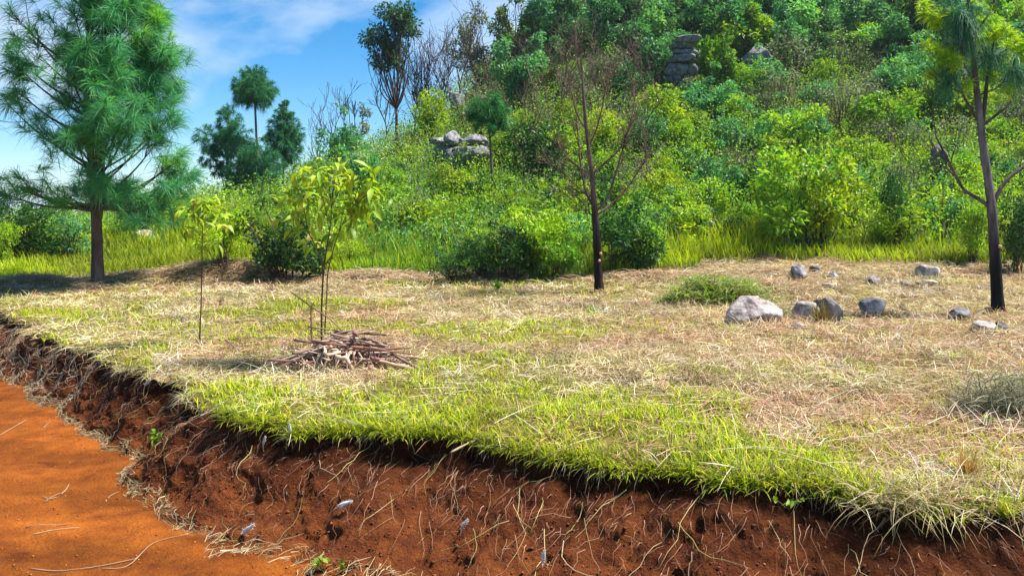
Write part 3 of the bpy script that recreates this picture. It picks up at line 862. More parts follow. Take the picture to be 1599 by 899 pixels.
# large pine on the left
def large_pine():
    rg = np.random.RandomState(5)
    b = hit(153, 444); Y = b[1]; s = Y / F
    t = thing("pine_tree", "large bushy pine with a bare lower trunk standing in the left meadow", "tree", b)
    Lp = lambda x, y, dy=0.0: at(x, y, Y + dy) - b
    mb = MB()
    tube(mb, smoothline([Lp(153, 452), Lp(152, 400), Lp(150, 335), Lp(145, 290), Lp(141, 230), Lp(143, 140), Lp(136, 40), Lp(132, -70), Lp(131, -150)], 40),
         taper(40, .094, .02, .35) * np.interp(np.arange(40), [0, 14, 17, 39], [1, 1, .72, .8]), 12, (1.35, 1.15, 1.25))
    tube(mb, smoothline([Lp(152, 340), Lp(157, 300), Lp(159, 230, .1), Lp(164, 140, .15), Lp(176, 50, .15), Lp(188, -20, .2)], 22), taper(22, .07, .018), 9)
    mb.obj("trunk", M_bark, t, True)
    cr = MB(); tw = []
    tips = []
    k = 0
    while k < 145:
        y = rg.uniform(-150, 305); f = (y + 165) / 490
        hw = np.interp(y, [-160, -60, 0, 60, 130, 200, 260, 300, 325], [40, 88, 108, 134, 146, 138, 106, 84, 60])
        a = rg.uniform(0, 2 * np.pi); rr = rg.rand() ** .45
        x = 138 + hw * rr * math.cos(a); dz = hw * rr * math.sin(a) * s
        # gaps where the sky shows
        if vnoise(x / 50. + 3, y / 50., dz * 1.2) < -.12: continue
        if y > 250 and (rr < .4 or rg.rand() < .2): continue
        tips.append((x, y, dz, rr)); k += 1
    tips += [(300, 268, .2, 1), (285, 285, .1, 1), (262, 262, .3, 1), (278, 250, .2, 1), (250, 300, 0, 1), (235, 320, -.1, 1), (265, 300, .2, 1), (255, 320, .3, 1),
             (15, 285, 0, 1), (5, 302, .2, 1), (40, 292, -.2, 1), (270, 75, 0, 1), (262, 100, .2, 1), (255, 85, -.2, 1), (100, 300, -.3, .7), (185, 300, -.4, .6), (200, 322, .1, .8)]
    for kk, (x, y, dz, rr) in enumerate(tips):
        p = Lp(x, y, dz)
        ys = min(y + 18 + 75 * rr + 12 * rg.rand(), 312 + 20 * rg.rand())
        s0 = Lp(np.interp(ys, [-150, 40, 140, 330], [131, 136, 143, 150]), ys)
        mid = s0 * .45 + p * .55 + np.array([0, 0, -.10 * rr])
        ln = smoothline([s0, mid, p], 9)
        rad = np.linspace(.012 + .014 * rr, .005, 9)
        if kk % 12 == 0 or kk >= 145:
            m2 = MB(); tube(m2, ln, rad * 1.2, 5); m2.obj("limb", M_bark, t, True)
        else:
            tw.append((ln, rad))
        d = nrm(ln[-1] - ln[-3]) + np.array([0, 0, .25])
        light = rg.rand() < .28
        pal = PAL_PINE_LT if light else PAL_PINE
        for q in range(5):
            c = p + rg.normal(size=3) * .15 if q else p
            if q:
                tw.append((np.array([ln[-3], (ln[-3] + c) / 2 - np.array([0, 0, .03]), c]), np.array([.006, .005, .004])))
            needles_tuft(cr, rg, c, d + rg.normal(size=3) * .5, 84, .29, .0065, pal if q < 3 else PAL_PINE, 1.0, .38, .6)
    m3 = MB(); tubes(m3, tw, 4, rmin=.005); m3.obj("twigs", M_bark, t, True)
    cr.obj("crown", M_needle, t)
large_pine()

def needle_ball(mb, rg, c, r, pal, n=420, wid=.02, sq=1.0):
    for _ in range(max(8, n // 18)):
        d = nrm(rg.normal(size=3) + np.array([0, 0, .2]))
        p = c + d * r * (.2 + .75 * rg.rand() ** .6) * np.array([1.1, 1.1, .95])
        needles_tuft(mb, rg, p, d + rg.normal(size=3) * .4, 50, r * .40, wid * .5, pal if rg.rand() < .9 else PAL_PINE, 1.2, .3, .6)

def small_pine(label, Y, trunk, balls, r0=.05, seed=1, pal=PAL_PINE_DK, name="pine_tree", base=None):
    rg = np.random.RandomState(seed)
    b = at(trunk[0][0], trunk[0][1], Y)
    g = ground_top(b[0], b[1]); b[2] = g
    t = thing(name, label, "tree", b)
    s = Y / F
    Lp = lambda x, y, dy=0.0: at(x, y, Y + dy) - b
    mb = MB()
    P = [np.array([0, 0, -.1])] + [Lp(*q) for q in trunk[1:]]
    tube(mb, smoothline(P, 14), taper(14, r0, r0 * .35, .3), 7); mb.obj("trunk", M_bark, t, True)
    cr, tw = MB(), MB()
    for (x, y, rp) in balls:
        c = Lp(x, y, rg.uniform(-.3, .3))
        k = np.argmin([abs(q[1] - (y + rp)) for q in trunk[1:]])
        a = P[1:][k]
        tube(tw, smoothline([a, (a + c) / 2 - np.array([0, 0, .08]), c], 6), np.linspace(r0 * .4, .012, 6), 4)
        needle_ball(cr, rg, c, rp * s * 1.3, pal, int(300 + rp * 22), .022 * Y / 24)
    tw.obj("branches", M_bark, t, True); cr.obj("crown", M_needle, t)
    return t
small_pine("slender dark pine with one round tuft on top of a bare upper stem", 24.0, [(409, 335), (407, 290), (401, 220), (398, 160), (396, 135)],
           [(396, 132, 24), (382, 132, 19), (411, 136, 20), (396, 150, 22), (386, 148, 15), (408, 152, 15), (398, 118, 14), (398, 245, 24), (385, 262, 26), (410, 262, 26), (395, 290, 28), (418, 285, 20), (376, 288, 20), (408, 312, 22)], .055, 3)
small_pine("small dark pine with scattered ball-shaped tufts left of the slender round-topped pine", 25.0, [(350, 335), (352, 300), (355, 250), (358, 200), (356, 180)],
           [(356, 184, 17), (334, 218, 22), (350, 226, 20), (368, 212, 19), (374, 232, 20), (345, 266, 16), (328, 245, 14), (372, 318, 26), (350, 325, 20), (385, 325, 20)], .045, 4)
small_pine("pointed green pine right of the slender round-topped pine", 26.5, [(441, 325), (442, 280), (444, 220), (445, 170), (445, 158)],
           [(445, 165, 8), (441, 178, 12), (449, 182, 12), (438, 200, 17), (452, 205, 18), (445, 222, 24), (458, 222, 16), (432, 224, 18), (440, 245, 20)], .045, 6)
small_pine("small round-headed pine on a thin bare stem on the lower hillside", hillY(769, 316), [(770, 316), (768, 270), (765, 215), (763, 185)],
           [(763, 172, 24), (752, 180, 18), (776, 180, 18), (764, 192, 20), (748, 168, 14), (775, 166, 14), (780, 190, 12)], .045, 9, [(.03, .15, .035), (.05, .19, .03), (.025, .11, .03)])

# dead tree in the middle
def dead_tree():
    rg = np.random.RandomState(21)
    b = hit(936, 456); Y = b[1]
    t = thing("dead_tree", "leafless dead tree with scorched trunk and thin upright branches at the field edge", "tree", b)
    Lp = lambda x, y, dy=0.0: at(x, y, Y + dy) - b
    mb = MB()
    pts = smoothline([Lp(936, 462), Lp(934, 420), Lp(931, 360), Lp(928, 320), Lp(924, 270), Lp(917, 215), Lp(912, 160), Lp(909, 115), Lp(906, 72)], 40)
    tc_ = np.interp(np.linspace(0, 1, 40), [0, .2, .34, .5, 1], [.14, .16, .45, 1.0, 1.5])
    n0 = len(pts)
    r = np.interp(np.linspace(0, 1, 40), [0, .06, .2, .34, .5, .8, 1], [.078, .066, .056, .046, .034, .018, .007])
    tube(mb, pts, r * (1 + .05 * rg.normal(size=40)), 11, np.vstack([np.repeat(tc_, 11)[:, None] * np.array([[1.15, 1.02, 1.15]]), [[.2, .2, .2]], [[1.2, 1, 1]]]))
    trunk = mb.obj("trunk", M_bark, t, True)
    # pale scars of lopped branches
    for (x, y) in [(938, 396), (936, 407)]:
        m2 = MB(); p = Lp(x, y, -.066); tube(m2, [p + np.array([0, .03, 0]), p - np.array([0, .012, 0])], [.022, .018], 8, (.75, .36, .18))
        m2.obj("branch_scar", M_wood, t)
    limbs = [([(926, 322), (915, 300), (908, 265), (903, 215), (899, 170)], .026), ([(930, 330), (948, 310), (962, 270), (972, 235), (985, 190), (992, 150)], .028),
             ([(934, 335), (955, 318), (978, 295), (1000, 262), (1016, 235), (1022, 205)], .022), ([(925, 274), (905, 262), (885, 244), (872, 225), (858, 180), (850, 140)], .022),
             ([(924, 272), (945, 254), (965, 236), (978, 212), (990, 165), (986, 125)], .024), ([(919, 230), (932, 200), (942, 160), (950, 115), (955, 88)], .018),
             ([(916, 205), (900, 175), (890, 130), (886, 100), (882, 78)], .016), ([(912, 160), (922, 130), (926, 98), (929, 74)], .013), ([(910, 130), (902, 100), (900, 70)], .011),
             ([(928, 318), (890, 280), (868, 262), (850, 250)], .013), ([(930, 345), (912, 320), (895, 300)], .011)]
    for q, r0 in limbs:
        out_ = []
        dz = rg.uniform(-.35, .35)
        P = smoothline([Lp(x, y, dz * i / len(q)) for i, (x, y) in enumerate(q)], 16)
        r0 *= .75
        out_.append((P, np.linspace(r0, r0 * .3, 16)))
        for _ in range(15):
            k = rg.randint(3, 16)
            d = nrm(nrm(P[k] - P[k - 1]) + rg.normal(size=3) * .5 + np.array([0, 0, .25]))
            twig_fan(rg, P[k], d, rg.uniform(.2, .45), r0 * .3, 1, out_, .35, (3, 5), .55, .1)
        m2 = MB(); tubes(m2, out_, 4, (1.5, 1.3, 1.35), .0026); m2.obj("branch", M_bark, t, True)
dead_tree()

# burnt tree at the right, still alive at the top
def burnt_tree():
    rg = np.random.RandomState(31)
    b = hit(1558, 488); Y = b[1]; s = Y / F
    t = thing("pine_tree", "tall pine at the right with a blackened lower trunk and drooping green tufts high up", "tree", b)
    Lp = lambda x, y, dy=0.0: at(x, y, Y + dy) - b
    pts = smoothline([Lp(1559, 494), Lp(1556, 440), Lp(1553, 390), Lp(1549, 330), Lp(1543, 280), Lp(1536, 235), Lp(1531, 190), Lp(1524, 130), Lp(1518, 70), Lp(1512, 0), Lp(1508, -70)], 48)
    tc_ = np.interp(np.linspace(0, 1, 48), [0, .15, .22, .3, 1], [.10, .12, .35, 1.25, 1.5])
    r = np.interp(np.linspace(0, 1, 48), [0, .05, .3, .5, 1], [.086, .068, .052, .042, .016])
    mb = MB()
    tube(mb, pts, r * (1 + .04 * rg.normal(size=48)), 12, np.vstack([np.repeat(tc_, 12)[:, None] * np.array([[1.0, 1.1, 1.5]]), [[.2, .2, .2]], [[1.2, 1, 1]]]))
    mb.obj("trunk", M_bark, t, True)
    m2 = MB(); p = Lp(1562, 385, -.07); tube(m2, [p + np.array([0, .03, 0]), p - np.array([0, .012, 0])], [.022, .016], 8, (.5, .3, .2)); m2.obj("branch_scar", M_wood, t)
    limbs = [([(1549, 326), (1530, 312), (1505, 296), (1490, 270), (1478, 245), (1462, 215)], .024, 0), ([(1490, 275), (1470, 258), (1440, 262)], .01, 0),
             ([(1551, 318), (1565, 290), (1585, 270), (1605, 256), (1640, 230)], .026, 0), ([(1533, 200), (1538, 160), (1542, 120), (1552, 70), (1556, 40)], .028, 1),
             ([(1532, 196), (1515, 170), (1500, 140), (1486, 118), (1474, 100)], .018, 1), ([(1533, 198), (1555, 180), (1580, 158), (1592, 110), (1598, 85)], .018, 1),
             ([(1520, 90), (1500, 60), (1470, 25), (1452, 12)], .014, 1), ([(1526, 150), (1560, 135), (1576, 110)], .012, 1), ([(1505, 145), (1480, 135), (1465, 112)], .010, 1),
             ([(1516, 60), (1545, 20), (1560, -20)], .014, 1), ([(1524, 130), (1505, 100), (1497, 70)], .012, 1)]
    for q, r0, lv in limbs:
        dz = rg.uniform(-.25, .3)
        P = smoothline([Lp(x, y, dz * i / len(q)) for i, (x, y) in enumerate(q)], 14)
        out_ = [(P, np.linspace(r0, r0 * .4, 14))]
        for _ in range(5):
            k = rg.randint(4, 14)
            twig_fan(rg, P[k], nrm(P[k] - P[k - 1]) + rg.normal(size=3) * .5, rg.uniform(.15, .4), r0 * .3, 0 if lv else 1, out_, .3, (1, 3), .5, .3)
        m2 = MB(); tubes(m2, out_, 6, (1.1, 1.1, 1.35), .004); m2.obj("branch", M_bark, t, True)
    YG = [(.34, .52, .012), (.46, .56, .015), (.24, .46, .015)]
    DG = [(.04, .16, .09), (.05, .19, .12), (.07, .20, .10)]
    def tuftgroup(c, r, n, pal, grav, L):
        m2 = MB()
        for _ in range(max(3, int(n * .65))):
            p = c + np.clip(rg.normal(size=3), -1.5, 1.5) * r * np.array([.8, .8, .6])
            needles_tuft(m2, rg, p, rg.normal(size=3) * .7 + np.array([0, 0, .7 if grav < .5 else -.2]), 60, L, .006 if grav > .5 else .008, pal, 1.2, grav, .5)
        m2.obj("needle_tuft", M_needle, t)
    for x, y, r, n, top in [(1552, 44, .13, 22, 1), (1572, 52, .10, 14, 1), (1592, 72, .12, 20, 1), (1604, 84, .10, 12, 1), (1474, 88, .10, 16, 1), (1484, 98, .08, 10, 1), (1450, 16, .09, 12, 1), (1470, 26, .08, 8, 1),
                            (1508, 30, .12, 18, 0), (1500, 2, .14, 16, 0), (1502, 62, .08, 9, 0), (1552, 86, .09, 10, 0), (1588, 108, .09, 10, 0), (1474, 118, .08, 10, 0), (1466, 104, .08, 8, 1),
                            (1535, 8, .10, 8, 1), (1536, 60, .07, 5, 1), (1512, 132, .05, 4, 1), (1458, 70, .07, 6, 1), (1545, 112, .06, 5, 1), (1580, 140, .06, 5, 1)]:
        tuftgroup(Lp(x, y, rg.uniform(-.15, .15)), r, n, YG if top else DG, .30 if top else .95, .12 if top else .22)
burnt_tree()

# ------------------------------------------------------------------ leafy crowns
def crown(mb, rg, lobes, n, L, wr, pal, up=.2, hole=-.25, inner=.55, jit=.18, ns=2.2):
    """leaves spread through a cluster of lobes with gaps; lobes (x, y, z, r)"""
    lob = np.asarray(lobes, float)
    wgt = lob[:, 3] ** 1.6; wgt = wgt / wgt.sum()
    i = rg.choice(len(lob), int(n * 1.5), p=wgt)
    d = nrm(rg.normal(size=(len(i), 3)))
    rad = lob[i, 3] * (inner + (1.08 - inner) * rg.rand(len(i)) ** .7)
    p = lob[i, :3] + d * rad[:, None] * np.array([1, 1, .85])
    k = (fbm(p[:, 0] * ns + 5, p[:, 1] * ns, p[:, 2] * ns, 2) > hole) & (p[:, 2] > .02)
    p, d, i = p[k][:n], d[k][:n], i[k][:n]
    ax = d * .7 + rg.normal(size=p.shape) * .6 + np.array([0, 0, up])
    lc = colmix(rg, len(lob), pal, .25)[i]
    c = .5 * lc + .5 * colmix(rg, len(p), pal, jit)
    leaves(mb, p, ax, L * (.6 + .7 * rg.rand(len(p))), wr, c, rg, .25, .12)

def shrub_lobes(rg, w, h, k=9, low=.25):
    lo = []
    for _ in range(k):
        a = rg.uniform(0, 6.283); q = rg.rand() ** .6
        z = h * rg.uniform(low, .85)
        rr = w * .5 * (.25 + .75 * math.sin(math.pi * min(.98, z / h * .8 + .15)))
        lo.append((math.cos(a) * q * rr * .8, math.sin(a) * q * rr * .8, z, w * rg.uniform(.13, .25)))
    for _ in range(k // 2 + 2):
        a = rg.uniform(0, 6.283); q = rg.rand() ** .5
        lo.append((math.cos(a) * q * w * .48, math.sin(a) * q * w * .48, h * rg.uniform(.55, 1.2) * (1.1 - .35 * q), w * rg.uniform(.05, .10)))
    return lo

def stems_to(rg, lobes, r0, n=6, base=.08):
    o_ = []
    for (x, y, z, r) in lobes:
        a = np.array([rg.normal() * base, rg.normal() * base, -.05])
        e = np.array([x, y, z + r * .4])
        m = (a + e) / 2 + rg.normal(size=3) * .06 * z + np.array([-x, -y, 0]) * .15
        o_.append((smoothline([a, m, e], n), np.linspace(r0, r0 * .35, n)))
    return o_

def make_shrub(name, label, cat, rg, w, h, n, L, wr, pal, k=9, r0=.012, hole=-.25, low=.25, bare=0, stemtint=(1, .9, .85), up=.2, inner=.5):
    t = thing(name, label, cat, (0, 0, 0))
    lo = shrub_lobes(rg, w, h, k, low)
    st = stems_to(rg, lo, r0)
    if bare:
        for _ in range(bare):
            d = nrm(np.array([rg.normal() * .4, rg.normal() * .4, 1.0]))
            p0 = np.array([rg.normal() * w * .15, rg.normal() * w * .15, 0])
            twig_fan(rg, p0, d, h * rg.uniform(.5, .8), r0 * .8, 2, st, .3, (2, 4), .45, .3)
    m1 = MB(); tubes(m1, st, 4, stemtint, .004); m1.obj("stems", M_bark, t, True)
    if n:
        m2 = MB(); crown(m2, rg, lo, n, L, wr, pal, up, hole, inner); m2.obj("foliage", M_leaf, t)
    return t

PAL_YG = [(.32, .44, .008), (.22, .38, .010), (.40, .46, .012), (.15, .31, .010), (.27, .43, .016)]
PAL_MID = [(.16, .34, .015), (.24, .41, .018), (.11, .27, .02), (.32, .43, .02)]
PAL_DARK = [(.022, .085, .018), (.038, .12, .02), (.02, .065, .025), (.07, .17, .02)]
PAL_BLUE = [(.07, .25, .10), (.10, .32, .09), (.07, .21, .12), (.17, .36, .06)]  # blue-green leaves; the upper slope's haze is put into this colour too
PAL_GREY = [(.15, .19, .11), (.12, .16, .10), (.19, .22, .13)]

def place(t, x, yb, wpx, hpx, w0, h0, Y=None, rz=0.0, full=True):
    """set a built plant on the ground where the photo shows its foot"""
    if Y is None:
        h_ = hit(x, yb, full)
        if h_ is None: h_ = at(x, yb, 36)
    else:
        h_ = at(x, yb, Y); h_[2] = ground_top(h_[0], h_[1])
    s = h_[1] / F
    t.location = [float(a) for a in h_]
    t.scale = (wpx * s / w0, wpx * s / w0, hpx * s / h0)
    t.rotation_euler = (0, 0, rz)
    return t

# single bushes one can point at
rg = np.random.RandomState(77)
for args in [
    (436, 438, 150, 112, PAL_DARK, "broad dark green bush behind the leafy sapling", 3200, .075),
    (590, 396, 74, 62, PAL_DARK, "compact dark green bush right of the leafy sapling", 1800, .07),
    (706, 442, 84, 60, PAL_DARK, "low dark bush at the field edge between the sapling and the dead tree", 2000, .07),
    (795, 436, 100, 84, PAL_DARK, "tall dark bush left of the dead tree", 3200, .075),
    (872, 440, 80, 84, PAL_MID, "green bush with loose top directly left of the dead trunk", 2600, .08),
    (966, 430, 120, 104, PAL_DARK, "dark shining bush directly behind the dead trunk", 3200, .08),
    (1396, 392, 62, 130, PAL_DARK, "dark narrow upright bush rising above the yellow-green thicket", 2400, .07),
    (1230, 262, 110, 90, PAL_MID, "round mid-green bush on the slope below the hill rocks", 2600, .09),
    (1520, 412, 70, 100, PAL_MID, "green bush in the thicket just left of the burnt trunk", 2200, .08),
    (1590, 424, 80, 120, PAL_DARK, "dark green bush at the right edge behind the burnt trunk", 2600, .08),
    (30, 410, 116, 92, PAL_DARK, "dark blue-green bush at the left edge behind the meadow", 2200, .08),
    (106, 402, 84, 70, PAL_BLUE, "small blue-green bush just left of the large pine trunk", 1500, .08),
    (4, 420, 50, 80, PAL_YG, "yellow-green shrub cut off by the left edge of the photo", 1500, .08),
    (752, 436, 80, 70, PAL_DARK, "dark bush between the low dark bush and the tall dark bush", 2200, .075),
    (840, 432, 100, 112, PAL_YG, "yellow-green leafy bush behind the two bushes left of the dead trunk", 2800, .08),
    (1010, 426, 80, 90, PAL_MID, "mid-green bush right of the dark shining bush", 2200, .08),
    (1024, 160, 72, 100, PAL_BLUE, "blue-green bush on the left side of the tall grey ledge", 3000, .12),
    (1110, 160, 72, 104, PAL_MID, "bright green bush on the right side of the tall grey ledge", 3000, .12),
    (1066, 172, 66, 50, PAL_GREY, "low grey-green bush at the foot of the tall grey ledge", 1800, .10),
    (1090, 66, 60, 50, PAL_BLUE, "blue-green bush overhanging the top of the tall grey ledge", 2000, .13),
    (700, 262, 50, 34, PAL_YG, "yellow-green bush in front of the left end of the pale rock band", 1400, .09),
    (690, 268, 60, 40, PAL_MID, "green bush at the left foot of the pale rock band", 1600, .09),
    (740, 270, 66, 44, PAL_MID, "green bush at the right foot of the pale rock band", 1600, .09),
    (640, 392, 60, 100, PAL_GREY, "grey-green leggy bush on the slope right of the leafy sapling", 1300, .07),
    (66, 398, 70, 74, PAL_MID, "mid-green bush between the two bushes left of the large pine", 1800, .09),
    (205, 366, 84, 44, PAL_BLUE, "blue-green bush on the meadow rise right behind the large pine", 1800, .1),
    (190, 372, 60, 30, PAL_MID, "low green shrub behind the flat meadow rock", 1200, .09),
    (270, 372, 60, 50, PAL_YG, "light green shrub right of the flat meadow rock", 1500, .08),
    (350, 420, 90, 90, PAL_YG, "yellow-green shrub left of the broad dark bush", 2200, .08),
    (550, 420, 60, 50, PAL_YG, "low yellow-green shrub right behind the stem of the leafy sapling", 1400, .07),
]:
    x, yb, wpx, hpx, pal, lab, n, L = args
    t = make_shrub("bush", lab, "bush", rg, 1.3, 1.2, n, L, .5, pal, 13, .012, -.3, .12)
    place(t, x, yb, wpx, hpx, 1.3, 1.2)

def hill_tree(label, x, yb, ytop, wpx, pal, n, Y=None, crown_from=.45, name="broadleaf_tree", k=11, L=.16, hole=-.2, seed=1, r0=.07, bare=True, lean=0.0, full=False):
    rg = np.random.RandomState(seed)
    if Y is None:
        h_ = hit(x, yb, False); Y = 36.0 if h_ is None else h_[1]
    b = at(x, yb, Y); b[2] = ground_top(b[0], b[1])
    s = Y / F
    H = CH - (ytop - HY) * s - b[2]; Wd = wpx * s
    t = thing(name, label, "tree", b)
    lo = []
    for _ in range(k):
        f = rg.rand(); z = H * (crown_from + (.97 - crown_from) * f)
        q = Wd * .5 * (.35 + .65 * math.sin(math.pi * (.18 + .72 * f))) * rg.rand() ** .5 * .8
        a = rg.uniform(0, 6.283)
        r = Wd * rg.uniform(.12, .2)
        lo.append((math.cos(a) * q + lean * z, math.sin(a) * q, min(z, H - r * .6), r))
    fork = np.array([lean * H * .4, 0, H * (crown_from * .55)])
    mb = MB()
    tube(mb, smoothline([np.array([0, 0, -.3]), fork * .5 + np.array([.03 * H * rg.normal() * .3, 0, 0]), fork], 10), taper(10, r0, r0 * .6, .3), 7, (.7, .65, .65))
    mb.obj("trunk", M_bark, t, True)
    st = []
    for (xx, yy, zz, r) in lo:
        e = np.array([xx, yy, zz])
        m = fork * .5 + e * .5 + rg.normal(size=3) * .04 * H + np.array([0, 0, -.03 * H])
        st.append((smoothline([fork, m, e], 8), np.linspace(r0 * .36, r0 * .12, 8)))
        for _ in range(3):
            twig_fan(rg, e * .6 + m * .4, nrm(e - m) + rg.normal(size=3) * .4, r * 1.5, r0 * .14, 1, st, .3, (2, 4), .5, .2)
    m2 = MB(); tubes(m2, st, 4, (.8, .7, .7), .009); m2.obj("branches", M_bark, t, True)
    if n:
        m3 = MB(); crown(m3, rg, lo, n, L, .5, pal, -.1, hole, .35, ns=1.1); m3.obj("crown", M_leaf, t)
    return t
hill_tree("tall tree with a rounded leafy head and bare lower branches on the hill skyline", 619, 205, 8, 112, [(.035, .10, .04), (.05, .14, .035), (.03, .08, .045)], 4200, 34, .5, seed=2, k=26, L=.16, r0=.09)
hill_tree("grey-leaved open tree at the top of the skyline slope", 752, 132, 14, 120, PAL_GREY, 3800, 37, .15, seed=3, L=.15, hole=-.15, k=20)
hill_tree("grey-green leafy tree at the top edge right of the grey-leaved open tree", 805, 90, -12, 90, PAL_GREY + PAL_BLUE, 3200, 38, .15, seed=15, L=.16, k=15)
hill_tree("dense dark green tree on the upper left of the hillside", 812, 215, 48, 104, PAL_BLUE, 4200, 31, .12, seed=4, k=16, L=.17)
hill_tree("dark green tree reaching the top edge left of the stacked ledge", 985, 130, -10, 110, PAL_BLUE, 3600, None, .12, seed=5, k=15, L=.18)
hill_tree("bright green round tree right of the stacked ledge", 1150, 112, 20, 100, PAL_MID, 3400, None, .15, seed=6, k=15, L=.18)
hill_tree("dark green tree at the top edge above the stacked ledge", 870, 80, -20, 120, PAL_BLUE, 3400, None, .15, seed=8, k=14, L=.18)
hill_tree("blue-green tree at the top edge right of the bright round tree", 1265, 90, -15, 110, PAL_BLUE, 3400, None, .15, seed=9, k=14, L=.18)
hill_tree("rounded bright green tree at the top right of the hill", 1340, 95, 36, 80, PAL_MID, 2800, None, .12, seed=10, k=13, L=.18)
hill_tree("dark tree at the top edge left of the burnt trunk", 1420, 90, -20, 100, PAL_DARK, 3000, None, .12, seed=12, k=13, L=.18)
hill_tree("grey-green scraggy tree on the lower skyline beside the bare saplings", 552, 215, 150, 60, PAL_GREY, 1000, 33, .35, seed=13, L=.13, hole=-.05)
hill_tree("grey-green bush on the skyline right of the bare skyline trees", 668, 150, 92, 50, PAL_GREY, 700, 35, .35, seed=14, L=.13, hole=0)

def bare_tree(label, x, yb, ytop, wpx, Y=None, seed=1, group=None, r0=.04, n0=4, tint=(.9, .8, .8), depth=2):
    rg = np.random.RandomState(seed)
    if Y is None:
        h_ = hit(x, yb, False); Y = 34.0 if h_ is None else h_[1]
    b = at(x, yb, Y); b[2] = ground_top(b[0], b[1]); s = Y / F
    H = CH - (ytop - HY) * s - b[2]
    t = thing("bare_tree", label, "tree", b, group)
    tr = smoothline([np.array([0, 0, -.2]), np.array([rg.normal() * .05 * H, 0, H * .35]), np.array([rg.normal() * .08 * H, 0, H * .7]), np.array([rg.normal() * .1 * H, 0, H])], 14)
    mb = MB(); tube(mb, tr, taper(14, r0, r0 * .15, .2), 6, tint); mb.obj("trunk", M_bark, t, True)
    st = []
    for k in range(n0 * 3):
        i = rg.randint(3, 13)
        d = np.array([rg.normal() * wpx / 60, rg.normal() * .6, 1.0])
        twig_fan(rg, tr[i], d, H * rg.uniform(.25, .45), r0 * .4, depth, st, .3, (2, 4), .45, .25)
    m2 = MB(); tubes(m2, st, 3, tint, .0045 * Y / 24); m2.obj("branches", M_bark, t, True)
    return t
for k, (x, yb, yt, lab) in enumerate([
    (503, 238, 178, "thin bare sapling on the lower skyline, leftmost of the bare skyline trees"),
    (522, 235, 172, "second thin bare sapling on the lower skyline, right of the leftmost one"),
    (600, 205, 120, "bare tree just left of the tall round-headed skyline tree"),
    (648, 185, 92, "bare branching tree just right of the tall round-headed skyline tree"),
    (676, 165, 88, "bare leaning tree in the middle of the skyline gap"),
    (702, 150, 80, "bare dark tree left of the grey-leaved open tree"),
    (725, 135, 48, "bare dark tree directly in front of the grey-leaved open tree"),
    (690, 158, 110, "low bare tangle of twigs at the foot of the bare skyline trees"),
    (660, 175, 118, "low bare twiggy tree at the right foot of the tall skyline tree"),
    (830, 300, 130, "bare reddish tree standing left of the dead tree on the lower slope"),
    (1016, 300, 150, "bare reddish tree standing right of the dead tree on the lower slope"),
    (880, 200, 60, "bare grey tree behind the top of the dead tree"),
    (1005, 180, 60, "bare grey tree on the slope below the stacked ledge"),
]):
    bare_tree(lab, x, yb, yt, 30, 35 if k < 9 else None, 50 + k, None, .04 if k < 9 else .03, 7 if 1 < k < 9 else 4, (.8, .72, .78) if k < 9 else (1.3, 1.05, 1.05))

# ------------------------------------------------------------------ shrubs of the hillside, one by one
rg = np.random.RandomState(101)
KINDS = {
    "yellow": dict(w=1.2, h=1.1, n=2300, L=.08, wr=.45, pal=PAL_YG, k=13, hole=-.2, low=.15),
    "green": dict(w=1.3, h=1.2, n=2100, L=.085, wr=.5, pal=PAL_MID, k=13, hole=-.2, low=.12),
    "dark": dict(w=1.3, h=1.15, n=2100, L=.085, wr=.5, pal=PAL_DARK, k=13, hole=-.2, low=.12),
    "blue": dict(w=1.5, h=1.6, n=2400, L=.11, wr=.5, pal=PAL_BLUE, k=15, hole=-.2, low=.12),
    "grey": dict(w=1.2, h=1.3, n=420, L=.07, wr=.45, pal=PAL_GREY, k=7, hole=-.2, low=.35, bare=7, stemtint=(1.5, 1.25, 1.25)),
}
DESC = {
    "yellow": "yellow-green leafy shrub", "green": "mid-green rounded shrub", "dark": "dark green dense shrub",
    "blue": "blue-green bushy shrub", "grey": "half-bare grey twiggy shrub"}
TREES = {
    "treeblue": (PAL_BLUE, "blue-green broadleaf tree"), "treegreen": (PAL_MID, "bright green broadleaf tree"), "treedark": (PAL_DARK + PAL_BLUE, "dark green broadleaf tree")}
PROTO = {}
def make_tree(rg, pal):
    t = thing("broadleaf_tree", "", "tree", (0, 0, 0))
    H, Wd, r0 = 2.7, 2.3, .05
    lo = []
    for _ in range(15):
        f = rg.rand(); z = H * (.2 + .72 * f)
        q = Wd * .5 * (.3 + .7 * math.sin(math.pi * (.15 + .75 * f))) * rg.rand() ** .5 * .8
        a = rg.uniform(0, 6.283)
        lo.append((math.cos(a) * q, math.sin(a) * q, z, Wd * rg.uniform(.11, .2)))
    m1 = MB(); tube(m1, smoothline([np.array([0, 0, -.3]), np.array([.05, 0, .5]), np.array([0, .05, 1.1])], 8), taper(8, r0, r0 * .6, .3), 6, (.8, .75, .75)); m1.obj("trunk", M_bark, t, True)
    m2 = MB(); tubes(m2, [(smoothline([np.array([0, .03, .8]), np.array([x * .5, y * .5, .4 + z * .5]), np.array([x, y, z])], 6), np.linspace(.02, .008, 6)) for x, y, z, r in lo], 4, (.9, .8, .8), .008); m2.obj("branches", M_bark, t, True)
    m3 = MB(); crown(m3, rg, lo, 3000, .15, .5, pal, 0, -.28, .4, ns=1.3); m3.obj("crown", M_leaf, t)
    return t
for kd, (pal, ds) in TREES.items():
    DESC[kd] = ds
    PROTO[kd] = [make_tree(rg, pal) for _ in range(4)]
for kd, kw in KINDS.items():
    PROTO[kd] = [make_shrub("shrub", "", "shrub", rg, **kw) for _ in range(5)]
USED = set()
spots = []
yy = 412.0
rowi = 0
